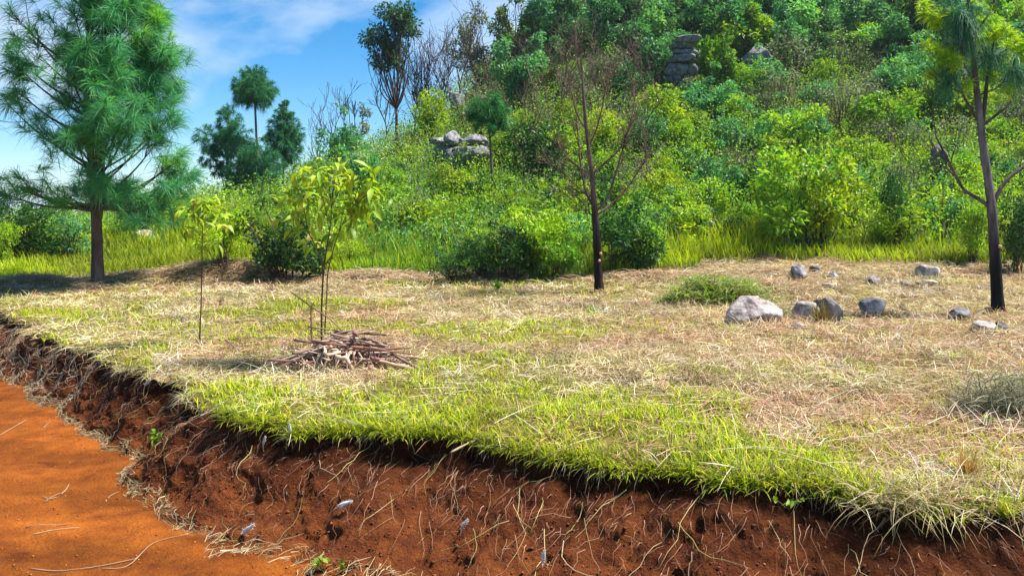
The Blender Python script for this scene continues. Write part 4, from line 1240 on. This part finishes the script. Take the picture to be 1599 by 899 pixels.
while yy > -70:
    step = 54 if yy > 250 else (50 if yy > 118 else 58)
    for xx in np.arange(-20 + (rowi % 2) * step / 2, 1760, step):
        spots.append((xx + rg.uniform(-.42, .42) * step, yy + rg.uniform(-9, 9)))
    yy -= 24 if yy > 250 else (22 if yy > 118 else 30)
    rowi += 1
COLZ = [(330, "left of broad dark bush"), (640, "above leafy sapling"), (835, "around small round-headed pine"), (1000, "behind dead tree"), (1130, "below stacked ledge"),
        (1340, "right of stacked ledge"), (1460, "above dark narrow bush"), (1540, "left of burnt trunk"), (9999, "right of burnt trunk")]
def zone(x, y):
    a = "at hill foot" if y > 300 else ("low on slope" if y > 200 else ("mid slope" if y > 90 else "near hilltop"))
    return a + " " + next(n for q, n in COLZ if x < q)
ORD = ["leftmost", "second from left", "third from left", "fourth from left", "fifth from left", "sixth from left", "seventh from left", "eighth from left", "ninth from left", "tenth from left", "eleventh from left", "twelfth from left", "thirteenth from left", "fourteenth from left", "fifteenth from left"]
PLACED = {}
CNT = {}
for (x, y) in spots:
    h_ = hit(x, y, False)
    if h_ is None: continue
    X_, Y_, Z_ = h_
    d_, _ = edge_sd(X_, Y_)
    if d_ > -1.0 or Y_ < 14.4 or Y_ > 75: continue
    if x < 470 and y > 340: continue                      # open meadow on the left
    front = np.interp(X_, [-13, -3.8, .2, 1.2, 2.2, 3.4, 4.5, 6, 9, 12], [14, 15.2, 14.3, 14.1, 14.5, 15.0, 15.3, 14.9, 14.8, 14.8])
    if Y_ < front: continue
    # rocks and landmark trunks keep a clear view
    if any(abs(x - a) < bw and 0 < y - b < (72 if a == 716 else 40) for a, b, bw in [(1066, 112, 30), (1180, 92, 28), (714, 160, 20), (716, 222, 56), (215, 376, 40), (1466, 250, 20)]): continue
    n_ = vnoise(x / 95. + 3, y / 60. + 1) + .6 * rg.normal()
    if y > 255: pk = ["dark", "yellow", "green", "dark", "yellow", "yellow", "green", "yellow", "blue", "grey"]
    elif y > 118: pk = ["blue", "dark", "green", "yellow", "green", "grey", "grey", "blue", "yellow", "grey"] if y > 180 else ["blue", "dark", "blue", "green", "grey", "grey", "blue", "green"]
    else: pk = ["treeblue", "treedark", "treeblue", "treegreen", "treeblue", "treegreen"]
    if 400 < x < 640 and 225 < y < 345: pk = ["dark", "green", "dark", "blue", "grey"]
    if y <= 118 and x < 800: pk = ["grey", "blue"]
    if x < 780 and y < 330: pk = pk + ["yellow", "green", "grey"]
    kd = pk[int(np.clip((n_ + 1.4) / 2.8, 0, .999) * len(pk))]
    if len(USED) >= 0 and CNT.get(kd, 0) >= 295: kd = "green" if kd != "green" else "yellow"
    v = rg.randint(len(PROTO[kd]))
    p0 = PROTO[kd][v]
    t = copy_tree(p0) if (kd, v) in USED else p0
    USED.add((kd, v)); CNT[kd] = CNT.get(kd, 0) + 1
    z_ = zone(x, y)
    tag(t, None, "tree" if kd.startswith("tree") else "shrub", DESC[kd] + "s on the hillside")
    PLACED.setdefault((kd, z_), []).append((x, t))
    sc = (.6 + .55 * rg.rand() ** 1.3) * (1.0 + .55 * ss(22, 42, Y_)) * (1.0 if kd != "grey" else 1.15)
    if x < 780: sc *= .95
    tr_ = kd.startswith("tree")
    if tr_: sc = .75 + .5 * rg.rand()
    elif rg.rand() < .12: sc *= 1.4
    elif y > 200: sc *= .84
    t.location = (X_, Y_, Z_ - .05)
    t.scale = (sc * rg.uniform(.9, 1.25), sc * rg.uniform(.9, 1.25), sc * rg.uniform(.75, 1.15))
    t.rotation_euler = (0, 0, rg.uniform(0, 6.283))
for (kd, z_), lst in PLACED.items():
    lst.sort(key=lambda q: q[0])
    for k_, (x, t) in enumerate(lst):
        t["label"] = DESC[kd] + " " + z_ + ("" if len(lst) == 1 else ", " + (ORD[k_] if k_ < len(lst) - 1 else "rightmost") if k_ < 15 or k_ == len(lst) - 1 else ", among the rightmost")
for kd in PROTO:
    for v, p0 in enumerate(PROTO[kd]):
        if (kd, v) not in USED:
            for c in list(p0.children): bpy.data.objects.remove(c)
            bpy.data.objects.remove(p0)
print("shrubs", CNT)

# low growth between the shrubs: leaves and stalks nobody could count
rg = np.random.RandomState(131)
n = 28000
Y = 14.2 * np.exp(rg.rand(n) * math.log(75 / 14.2)); X = rg.uniform(-.78, 1.02, n) * Y
front = np.interp(X, [-13, -9, -5.3, -3.8, .2, 1.2, 2.2, 3.4, 4.5, 6, 9, 12], [21, 19, 18.5, 14.6, 14.2, 13.8, 14.4, 15.6, 16.4, 15.2, 14.8, 14.8])
d, _k = edge_sd(X, Y)
q = (Y > front) & (d < -1)
X, Y = X[q], Y[q]; n = len(X)
zt = ground_top(X, Y)
hh = (.15 + .6 * rg.rand(n)) * (1 + .3 * ss(20, 40, Y))
mb = MB()
per = 12
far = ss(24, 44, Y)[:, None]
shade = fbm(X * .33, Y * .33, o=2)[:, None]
base_c = colmix(rg, n, PAL_YG) * (1 - far) + colmix(rg, n, PAL_MID + PAL_BLUE) * far  # far growth turns bluer: distance haze partly painted into the leaves
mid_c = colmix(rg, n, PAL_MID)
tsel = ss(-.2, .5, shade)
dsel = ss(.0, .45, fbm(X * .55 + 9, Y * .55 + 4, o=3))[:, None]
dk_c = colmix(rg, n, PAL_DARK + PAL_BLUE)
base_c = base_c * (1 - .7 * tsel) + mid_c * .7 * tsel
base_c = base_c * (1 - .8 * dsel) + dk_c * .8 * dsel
C = np.stack([X, Y, zt + hh], -1)
rsp = (.16 + .12 * rg.rand(n)) * (1 + .4 * far[:, 0])
P = C[:, None] + rg.normal(size=(n, per, 3)) * rsp[:, None, None] * np.array([1, 1, .8])
ax = rg.normal(size=(n, per, 3)) + np.array([0, 0, .5])
Lf = np.repeat(.075 + .035 * far[:, 0], per) * (.7 + .6 * rg.rand(n * per))
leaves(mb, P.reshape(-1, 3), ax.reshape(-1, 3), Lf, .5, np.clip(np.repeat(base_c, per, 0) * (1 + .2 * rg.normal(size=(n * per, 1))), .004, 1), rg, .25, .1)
m = 26000
i = rg.choice(n, m, p=(np.exp(-Y / 9.0) / np.exp(-Y / 9.0).sum()))
bp_ = np.stack([X[i] + rg.normal(size=m) * .3, Y[i] + rg.normal(size=m) * .3, 0 * X[i]], -1)
bp_[:, 2] = ground_top(bp_[:, 0], bp_[:, 1]) - .03
brn = rg.rand(m) < .25 + .5 * ss(20, 30, Y[i])
c = np.where(brn[:, None], colmix(rg, m, [(.22, .17, .12), (.30, .25, .16), (.16, .12, .10), (.36, .32, .22)]), colmix(rg, m, PAL_YG))
a0 = R(18) * rg.rand(m)
blades(mb, bp_, rg.rand(m) * 6.283, (.35 + .55 * rg.rand(m)), a0, a0 + R(8) + R(40) * rg.rand(m), .007 + .0005 * Y[i], c, 3)
tag(mb.obj("undergrowth", M_leaf), "low leafy growth and dry stalks between the hillside shrubs", "undergrowth", kind="stuff")

# ------------------------------------------------------------------ saplings with large drooping leaves
def leaf_mesh(name, L, wd, droop, col, mid):
    n = 5
    t = np.linspace(0, 1, n)
    ang = -droop * t
    dx = np.r_[0, np.cumsum(np.cos(ang[1:]))] / (n - 1) * L; dz = np.r_[0, np.cumsum(np.sin(ang[1:]))] / (n - 1) * L
    hw = wd * .5 * np.array([.12, .8, 1.0, .62, .03])
    V = np.concatenate([np.stack([dx, hw, dz + hw * .35], -1), np.stack([dx, 0 * hw, dz], -1), np.stack([dx, -hw, dz + hw * .35], -1)])
    i = np.arange(n - 1)
    Q = np.concatenate([np.stack([i, n + i, n + i + 1, i + 1], -1), np.stack([n + i, 2 * n + i, 2 * n + i + 1, n + i + 1], -1)])
    c = np.concatenate([np.tile(col, (n, 1)), np.tile(mid, (n, 1)), np.tile(col, (n, 1))])
    mb = MB(); mb.add(V, Q, None, c)
    return mb.mesh(name, M_leaf, True)
LM = [leaf_mesh("leaf", .15, .046, d_, c_, m_) for d_, c_, m_ in [
    (1.0, (.26, .42, .012), (.36, .46, .03)), (1.4, (.38, .47, .014), (.42, .48, .04)), (.7, (.18, .34, .012), (.28, .40, .03)), (1.2, (.09, .21, .014), (.18, .28, .03)), (1.1, (.42, .36, .02), (.45, .34, .05))]]
def sapling(label, bx, by, Y, stems, shoots, nleaf, lsc, seed, r0):
    rg = np.random.RandomState(seed)
    b = at(bx, by, Y); b[2] = ground_top(b[0], b[1])
    t = thing("sapling", label, "young tree", b)
    Lp = lambda x, y, dy=0.0: at(x, y, Y + dy) - b
    for k, q in enumerate(stems):
        mb = MB(); tube(mb, smoothline([Lp(*p) for p in q], 18), taper(18, r0 * (1 if k == 0 else .75), r0 * .35), 7, (1.5, 1.25, .9)); mb.obj("stem", M_bark, t, True)
    tot = sum(s[3] for s in shoots)
    for (x0, y0, (x1, y1), wgt) in shoots:
        dz = rg.uniform(-.28, .28) * (1 if lsc > .8 else .5)
        a, e = Lp(x0, y0), Lp(x1, y1, dz)
        P = smoothline([a, a * .45 + e * .55 + np.array([0, 0, .05]), e], 10)
        mb = MB(); tube(mb, P, np.linspace(r0 * .4, .0025, 10), 5, (1.3, 1.3, .7)); br = mb.obj("branch", M_bark, t, True)
        for _ in range(max(2, int(round(nleaf * wgt / tot)))):
            f = .28 + .72 * rg.rand() ** .7
            i = min(int(f * 9), 8); p = P[i] + (P[i + 1] - P[i]) * (f * 9 - i)
            o = bpy.data.objects.new("leaf", LM[rg.choice(5, p=[.36, .32, .18, .10, .04])]); COL.objects.link(o)
            o.parent = br
            o.location = p + rg.normal(size=3) * .05 * lsc
            sc = lsc * rg.uniform(.65, 1.2)
            o.scale = (sc, sc * rg.uniform(.8, 1.2), sc)
            o.rotation_euler = (rg.normal() * .35, rg.normal() * .35 + rg.choice([-.35, .1, .35]), rg.uniform(0, 6.283))
    return t
sapling("leafy sapling with drooping yellow-green leaves and two thin stems behind the stick pile", 503, 566, 6.3,
        [[(503, 570), (502, 500), (504, 440), (509, 395), (516, 350), (520, 300), (522, 268)], [(507, 520), (510, 470), (513, 420), (530, 360), (552, 320)], [(504, 430), (500, 400), (480, 360), (462, 330)]],
        [(520, 300, (530, 255), 2), (519, 320, (560, 262), 2.4), (519, 310, (480, 272), 2.2), (516, 345, (452, 290), 2.2), (516, 340, (440, 300), 1.6), (530, 362, (590, 290), 2.6), (548, 325, (604, 300), 1.8),
         (550, 320, (575, 272), 2.2), (500, 398, (455, 335), 1.6), (480, 360, (470, 312), 2), (514, 360, (500, 300), 2.4), (530, 360, (545, 310), 2.4), (535, 350, (580, 330), 2), (512, 385, (545, 352), 1.8),
         (508, 400, (482, 372), 1.4), (540, 340, (565, 318), 1.6), (505, 410, (520, 372), 1.2), (518, 330, (510, 262), 2)],
        295, .96, 8, .0085)
sapling("slim sapling with a few yellowing leaves on one straight stem left of the stick pile", 313, 540, 7.2,
        [[(311, 545), (314, 480), (315, 430), (316, 380), (316, 345), (316, 322)]],
        [(316, 345, (318, 316), 2), (316, 350, (345, 335), 1.5), (316, 355, (292, 335), 1.5), (316, 370, (348, 352), 1.2), (316, 372, (288, 358), 1.2), (316, 390, (338, 378), .8), (316, 330, (332, 322), 1), (316, 335, (300, 322), 1)],
        150, .78, 12, .008)
# twiggy weeds round the foot of the slim sapling
def weed(name, label, cat, px, py, n, L, pal, mat=None, Y=None, spread=R(60), wid=.006):
    rg = np.random.RandomState(int(px + py))
    b = hit(px, py) if Y is None else at(px, py, Y)
    mb = MB()
    a0 = rg.rand(n) * spread
    blades(mb, np.c_[rg.normal(size=(n, 2)) * L * .12, 0 * rg.rand(n)], rg.rand(n) * 6.283, L * (.5 + .7 * rg.rand(n)), a0, a0 + R(30) * rg.rand(n), wid, colmix(rg, n, pal), 3)
    o = mb.obj(name, mat or M_straw); o.location = [float(a) for a in b]
    return tag(o, label, cat)
weed("dry_tuft", "small dry brown tuft round the foot of the slim sapling", "dry plant", 312, 543, 60, .11, [(.20, .12, .07), (.28, .18, .10), (.12, .07, .04)])
weed("dry_weed", "dry brown weeds growing in the gap of the split rock pair", "dry plant", 1281, 505, 70, .26, [(.26, .14, .05), (.40, .26, .08), (.18, .22, .03), (.06, .03, .02)], spread=R(35), wid=.012)
weed("green_tuft", "single bright green grass tuft in the middle of the pale field", "grass tuft", 925, 490, 60, .10, [(.18, .38, .02), (.24, .42, .02)], M_grass, spread=R(50), wid=.012)
weed("dry_tuft", "dark stubble tuft on the straw left of the field middle", "dry plant", 664, 531, 22, .09, [(.10, .07, .04), (.16, .10, .05)], spread=R(40), wid=.010)
weed("dry_tuft", "grey stubble tuft on the field left of the leafy sapling", "dry plant", 345, 475, 24, .12, [(.16, .12, .10), (.22, .16, .12)], spread=R(35), wid=.010)
weed("orange_tuft", "orange-brown dry grass tuft near the right edge of the terrace", "dry plant", 1510, 748, 130, .14, [(.48, .28, .08), (.40, .22, .06), (.55, .36, .12)], spread=R(45), wid=.0045)
weed("yellow_tuft", "yellow-green grass tuft at the far right of the terrace edge", "grass tuft", 1572, 812, 70, .10, [(.40, .38, .03), (.30, .36, .03)], M_grass, spread=R(65), wid=.005)

# straw and grass pressed against the stones
rgs = np.random.RandomState(61)
mb = MB()
for (x_, y_, r_) in ROCKS:
    if y_ > 16: continue
    m = int(30 + 260 * r_)
    an = rgs.uniform(math.pi * .95, math.pi * 2.05, m)
    X = x_ + np.cos(an) * r_ * rgs.uniform(.85, 1.25, m); Y = y_ + r_ * .45 + np.sin(an) * r_ * rgs.uniform(.8, 1.15, m)
    a0 = R(25) + R(60) * rgs.rand(m)
    blades(mb, np.stack([X, Y, ground_top(X, Y)], -1), rgs.rand(m) * 6.283, .07 + .13 * rgs.rand(m), a0, a0 + R(50) * rgs.rand(m), .004 + .0006 * y_, colmix(rgs, m, PAL_STRAW + PAL_RED + [(.22, .3, .04)]), 3)
tag(mb.obj("rock_straw", M_straw), "dry grass gathered round the stones on the field", "straw", kind="stuff")

# heaps: cut green grass in front of the hill, dark weeds at the right edge
def heap(label, px, py, rx, ry, h, n, pal, mat, L=.3, w_=.012, seed=1, name="grass_heap", cat="grass heap"):
    rg = np.random.RandomState(seed)
    b = hit(px, py)
    q = rg.normal(size=(n, 3)); q = nrm(q) * rg.rand(n, 1) ** .35
    z = np.abs(q[:, 2]) * h
    P = np.stack([q[:, 0] * rx, q[:, 1] * ry, z], -1)
    P[:, 2] *= .55 + .75 * ss(-.5, .5, vnoise(P[:, 0] * 5 + seed, P[:, 1] * 5 + 3))
    P[:, :2] *= 1 + .5 * rg.rand(n, 1) ** 3
    a0 = R(25) + R(80) * rg.rand(n)
    mb = MB()
    blades(mb, P, rg.rand(n) * 6.283, L * (.5 + .8 * rg.rand(n)), a0, a0 + R(45), w_, colmix(rg, n, pal), 3, roll=rg.uniform(-.9, .9, n))
    o = mb.obj(name, mat); o.location = (b[0], b[1] + ry * .6, b[2])
    return tag(o, label, cat)
heap("heap of wilting cut green grass behind the largest pale boulder", 1125, 474, .62, .35, .24, 2400, [(.13, .24, .03), (.20, .28, .05), (.08, .14, .03), (.40, .36, .16), (.24, .40, .03), (.30, .22, .1)], M_grass, .30, .013, 3)
heap("heap of grey-green pulled weeds cut off by the right edge of the photo", 1606, 662, .30, .25, .24, 1500, [(.10, .12, .06), (.20, .19, .12), (.05, .07, .03), (.34, .30, .2)], M_straw, .2, .005, 4, "weed_heap", "weed heap")
heap("tangled bundle of dry grass hanging over the bank at the right", 1430, 800, .22, .09, .05, 380, [(.46, .36, .18), (.36, .24, .10), (.52, .45, .30), (.28, .26, .1)], M_straw, .24, .0045, 5, "grass_bundle", "dry grass")

# ------------------------------------------------------------------ pile of sticks
def stick(mb, pts, r0, r1, col, n=6, m=9, knob=.08, seed=0):
    r = np.random.RandomState(seed)
    P = smoothline(pts, m)
    tube(mb, P + r.normal(size=P.shape) * r0 * .18, np.linspace(r0, r1, m) * (1 + knob * r.normal(size=m)), n, col)
rg = np.random.RandomState(17)
PB = hit(528, 578)
pile = thing("stick_pile", "heap of cut dry sticks and crooked roots at the foot of leafy sapling", "stick pile", PB)
PAL_STICK = [(.34, .19, .14), (.42, .28, .20), (.20, .10, .08), (.36, .26, .21), (.54, .42, .32), (.12, .07, .055)]
PAL_PALE = [(.52, .42, .31), (.44, .34, .25), (.58, .50, .40)]
for k in range(130):
    L = rg.uniform(.22, .70) if k % 3 else rg.uniform(.15, .35)
    cx = float(np.clip(rg.normal() * .21 - .02, -.48, .45)); cy = rg.normal() * .10 + .12
    top = .27 * math.exp(-((cx - .02) / .34) ** 2 - ((cy - .12) / .22) ** 2)
    z = top * rg.uniform(.15, 1.05) + .012
    a = rg.normal() * .55 + (math.pi if rg.rand() < .5 else 0) + (rg.uniform(-1.5, 1.5) if k % 4 == 0 else 0)
    tl = rg.normal() * .16 - .35 * (cx if math.cos(a) > 0 else -cx)
    d = nrm(np.array([math.cos(a), math.sin(a), tl]))
    p0, p1 = np.array([cx, cy, z]) - d * L * .5, np.array([cx, cy, z]) + d * L * .5
    for p in (p0, p1):
        p[2] = max(p[2], .01)
    mid = (p0 + p1) / 2 + rg.normal(size=3) * (.008 if k % 3 else .022)
    r0 = rg.uniform(.004, .011) if k % 4 else rg.uniform(.011, .017)
    c_ = colmix(rg, 1, PAL_STICK)[0]
    mb = MB(); stick(mb, [p0, mid, p1], r0, r0 * rg.uniform(.4, .8), c_, seed=k, knob=.12)
    if k % 3 == 0:
        q = p0 * .4 + p1 * .6
        stick(mb, [q, q + (d + rg.normal(size=3) * .5 + np.array([0, 0, .15])) * L * .22], r0 * .6, r0 * .3, c_, seed=k + 900, m=6)
    mb.obj("stick", M_wood, pile, True)
for k in range(26):          # short crooked root ends hanging out at the front
    x = rg.uniform(-.32, .16); z0 = .13 * math.exp(-((x - .02) / .28) ** 2) + .03
    p0 = np.array([x, .0 + rg.uniform(-.02, .1), z0]); p1 = np.array([x + rg.normal() * .05, -.07 - .06 * rg.rand(), rg.uniform(.01, .03)])
    mid = (p0 + p1) / 2 + np.array([rg.normal() * .03, -.03, .02])
    mb = MB(); stick(mb, [p0, mid, p1], rg.uniform(.005, .010), .004, colmix(rg, 1, PAL_PALE + PAL_STICK)[0], seed=200 + k, knob=.12)
    mb.obj("stick", M_wood, pile, True)
def lone_stick(label, pix, Y, r0, r1, col, name="stick", cat="stick", dys=None):
    P = np.array([at(x, y, Y + (0 if dys is None else dys[i])) for i, (x, y) in enumerate(pix)])
    g = ground(P[:, 0], P[:, 1]); P[:, 2] = np.maximum(P[:, 2], g + r0 * .8)
    b = P[0].copy(); mb = MB(); stick(mb, P - b, r0, r1, col, 8, 16, .1, int(pix[0][0]))
    o = mb.obj(name, M_wood, smooth=True); o.location = [float(a) for a in b]
    return tag(o, label, cat)
yp = PB[1]
lone_stick("long straight pale stick slanting down to the left from the stick pile", [(378, 590), (440, 562), (497, 545), (535, 534)], yp - .05, .010, .007, (.42, .34, .27), dys=[-.12, 0, .05, .1])
lone_stick("thick crooked grey root arching over the front of the stick pile", [(524, 558), (541, 560), (552, 577), (572, 581), (588, 592)], yp - .14, .017, .010, (.42, .32, .23))
lone_stick("long reddish stick lying across the top right of the stick pile", [(487, 532), (540, 540), (590, 546), (648, 553)], yp + .02, .009, .006, (.30, .13, .10))
lone_stick("thin bare twig leaning diagonally behind the leafy sapling stem", [(455, 456), (487, 480), (512, 495), (536, 518)], yp + .15, .004, .006, (.28, .17, .09))
lone_stick("short upright reddish stick left of the leafy sapling stem", [(487, 536), (486, 510), (486, 482), (490, 472)], yp + .1, .006, .004, (.30, .13, .07))
lone_stick("thick bark-covered stick lying behind the stick pile at the right", [(560, 530), (585, 532), (606, 545)], yp + .15, .014, .009, (.24, .15, .12))
lone_stick("dry twig on the straw between the slim sapling and the stick pile", [(352, 530), (372, 545), (390, 553), (408, 562)], hit(380, 552)[1], .006, .004, (.20, .13, .10), dys=[.1, 0, 0, -.1])
lone_stick("bare twig lying along the edge of the terrace above the bank", [(704, 706), (740, 688), (770, 684), (806, 682)], hit(770, 686)[1], .006, .004, (.34, .25, .15), dys=[-.1, 0, 0, .02])
lone_stick("short pale twig sticking out of the dark hollow under the terrace edge", [(312, 650), (332, 640), (350, 628)], hit(335, 640)[1] - .05, .005, .004, (.50, .44, .36))
lone_stick("thin dark fallen branch beside the dead tree base", [(944, 460), (965, 456), (984, 452)], hit(960, 460)[1], .012, .006, (.12, .09, .07))
lone_stick("long pale dry stem across the left side of the green grass heap", [(1046, 448), (1070, 443), (1105, 432)], hit(1070, 450)[1], .009, .006, (.60, .52, .40))

# ------------------------------------------------------------------ twigs on the road, seed heads and small plants on the bank
def road_at(x, y):
    Y = (CH - ROADZ) * F / (y - HY)
    p = at(x, y, Y); p[2] = road_z(p[0], p[1]); return p
for pix, lab, col in [
    ([(0, 678), (22, 668), (42, 658)], "pale dry stem on the road at the left edge", (.55, .42, .28)),
    ([(52, 836), (85, 830), (124, 823)], "straight pale stem lying on the middle of the road", (.55, .45, .30)),
    ([(46, 890), (90, 888), (150, 884), (205, 872), (216, 868)], "long branching dry stem across the bottom of the road", (.60, .45, .30)),
    ([(160, 888), (200, 880), (240, 850), (290, 838)], "thin curved stem near the bottom of the road", (.50, .36, .2)),
    ([(70, 782), (84, 772), (104, 764)], "short curved dry stem on the upper half of the road", (.48, .34, .2)),
    ([(96, 768), (104, 762), (108, 755)], "tiny bent straw on the road near the curved stem", (.58, .46, .3)),
    ([(68, 668), (74, 664), (80, 660)], "tiny pale straw on the far part of the road", (.55, .45, .3)),
    ([(88, 775), (75, 778), (66, 774)], "small hooked straw on the road left of the bank", (.5, .38, .22)),
    ([(40, 822), (62, 824), (95, 818), (110, 816)], "faint forked straw beside the straight pale stem", (.5, .38, .24)),
    ([(165, 780), (172, 770), (186, 764)], "pale straw on the road close to the bank foot", (.55, .45, .3)),
]:
    P = np.array([road_at(x, y) + np.array([0, 0, .006]) for x, y in pix])
    b = P[0].copy(); mb = MB(); stick(mb, P - b, .0028, .0015, np.array(col) * .55, 5, 14, .15, int(pix[0][0] + 3))
    o = mb.obj("fallen_twig", M_wood, smooth=True); o.location = [float(a) for a in b]
    tag(o, lab, "twig")

def seed_head(px, py, L_px, ang, label, stem=0):
    b = hit(px, py); s = b[1] / F
    rg = np.random.RandomState(int(px))
    L = L_px * s * 1.25
    t = thing("seed_head", label, "seed head", b + np.array([0, -.03, .02]))
    d = np.array([math.cos(ang), -.3, math.sin(ang)]); d = nrm(d)
    mb = MB(); n = 260
    tt_ = rg.rand(n, 1)
    base = d * (tt_ - .5) * L
    ax = nrm(d * .8 + rg.normal(size=(n, 3)) * .55)
    LL = L * .26 * (1 - .6 * np.abs(tt_ - .45)) * (.6 + .6 * rg.rand(n, 1))
    sd = nrm(np.cross(ax, rg.normal(size=(n, 3)))) * .0012
    V = np.stack([base - sd, base + sd, base + ax * LL], 1).reshape(-1, 3)
    mb.add(V, None, np.arange(n * 3).reshape(-1, 3), np.repeat(colmix(rg, n, [(.75, .72, .70), (.85, .83, .8), (.62, .58, .55)], .06), 3, 0))
    tube(mb, smoothline([-d * L * .5, d * L * .5], 7), np.array([.1, .55, .8, .85, .7, .45, .08]) * L * .16, 7, (.68, .65, .62))
    mb.obj("plume", M_straw, t)
    m2 = MB(); e = -d * L * .5
    tube(m2, smoothline([e, e - d * L * .5 + np.array([.01, 0, -.015]), e - d * L * .9 + np.array([.015, .02, -.05])], 6), .0016, 4, (.5, .4, .25)); m2.obj("stalk", M_wood, t)
seed_head(390, 834, 24, .75, "white fluffy seed head standing out near the foot of the bank by the road")
seed_head(539, 794, 24, .45, "white fluffy seed head lying on the middle of the bank")
seed_head(726, 820, 16, 1.0, "small white seed head on the bank right of the middle")
seed_head(848, 878, 20, 1.4, "upright white seed head at the bottom of the bank")
seed_head(455, 680, 15, 1.5, "small white seed head under the grassy edge left of the middle")
seed_head(233, 603, 14, .9, "small white seed head at the dark hollow of the left bank")
seed_head(415, 692, 12, 1.2, "tiny pale seed head just left of the one under the grassy edge")

def leafy_weed(label, px, py, nl, L, seed, name="weed", pal=((.16, .30, .015), (.22, .36, .02), (.12, .24, .02)), h=.08):
    rg = np.random.RandomState(seed)
    b = hit(px, py)
    t = thing(name, label, "plant", b + np.array([0, -.02, .0]))
    mb, ml = MB(), MB()
    for k in range(4):
        e = np.array([rg.normal() * .05, -.03 - .05 * rg.rand(), h * (.5 + .7 * rg.rand())])
        tube(mb, smoothline([np.zeros(3), e * .6 + np.array([0, 0, .01]), e], 6), np.linspace(.0025, .0012, 6), 4, (.9, 1.2, .5))
        m = nl // 4
        p = e[None] * (.4 + .6 * rg.rand(m, 1))
        leaves(ml, p, rg.normal(size=(m, 3)) + np.array([0, -.3, .3]), L, .6, colmix(rg, m, pal), rg, .2, .2)
    mb.obj("stem", M_bark, t, True); ml.obj("foliage", M_leaf, t)
    return t
leafy_weed("small bright green leafy plant growing from the middle of the left bank", 243, 692, 22, .045, 5)
leafy_weed("green leafy weed by the foot of the bank at the bottom edge of the photo", 506, 886, 16, .04, 6)
leafy_weed("small green weed in the bank under the terrace edge at the right", 1225, 795, 14, .035, 7)
leafy_weed("yellow-green leafy weed on the straw near the right edge", 1530, 660, 16, .04, 8, pal=((.26, .36, .02), (.34, .40, .03)))
leafy_weed("small low weed on the straw mound beside the tall grass left of the dead tree", 777, 455, 26, .08, 9, h=.16)

# tall weed with whitish top at the foot of the hill
def plume_weed():
    rg = np.random.RandomState(3)
    Y = 15.0; b = at(1097, 400, Y); b[2] = ground_top(b[0], b[1])
    t = thing("tall_weed", "tall thin weed with two whitish drooping tips right of the dead tree", "plant", b)
    Lp = lambda x, y: at(x, y, Y) - b
    mb = MB(); tube(mb, smoothline([np.array([0, 0, -.05]), Lp(1095, 390), Lp(1100, 365), Lp(1104, 350)], 10), np.linspace(.012, .008, 10), 5, (.7, .9, .5)); mb.obj("stem", M_bark, t, True)
    for q in ([(1104, 352), (1108, 345), (1116, 350)], [(1102, 358), (1096, 356), (1086, 358)]):
        m2 = MB(); tube(m2, smoothline([Lp(*p) for p in q], 7), np.array([.006, .010, .016, .018, .016, .010, .004]), 6, (.75, .72, .6)); m2.obj("flower_spike", M_wood, t, True)
plume_weed()

# ------------------------------------------------------------------ haze
hm_, ht_, ho_ = newmat("haze_air")
pv = ht_.nodes.new("ShaderNodeVolumePrincipled")
pv.inputs["Color"].default_value = (.70, .86, 1.0, 1)
pv.inputs["Density"].default_value = .0004
pv.inputs["Anisotropy"].default_value = .2
ht_.links.new(pv.outputs[0], ho_.inputs["Volume"])
mb = MB()
hx0, hx1, hz0, hz1 = -4100, 4100, -14, 46
V = [(x, y, z) for z in (hz0, hz1) for (x, y) in ((hx0, hx0), (hx1, hx0), (hx1, hx1), (hx0, hx1))]
mb.add(V, [(0, 3, 2, 1), (4, 5, 6, 7), (0, 1, 5, 4), (1, 2, 6, 5), (2, 3, 7, 6), (3, 0, 4, 7)])
o = mb.obj("haze", hm_)
tag(o, "thin bluish air between the viewer and the hill", kind="stuff")
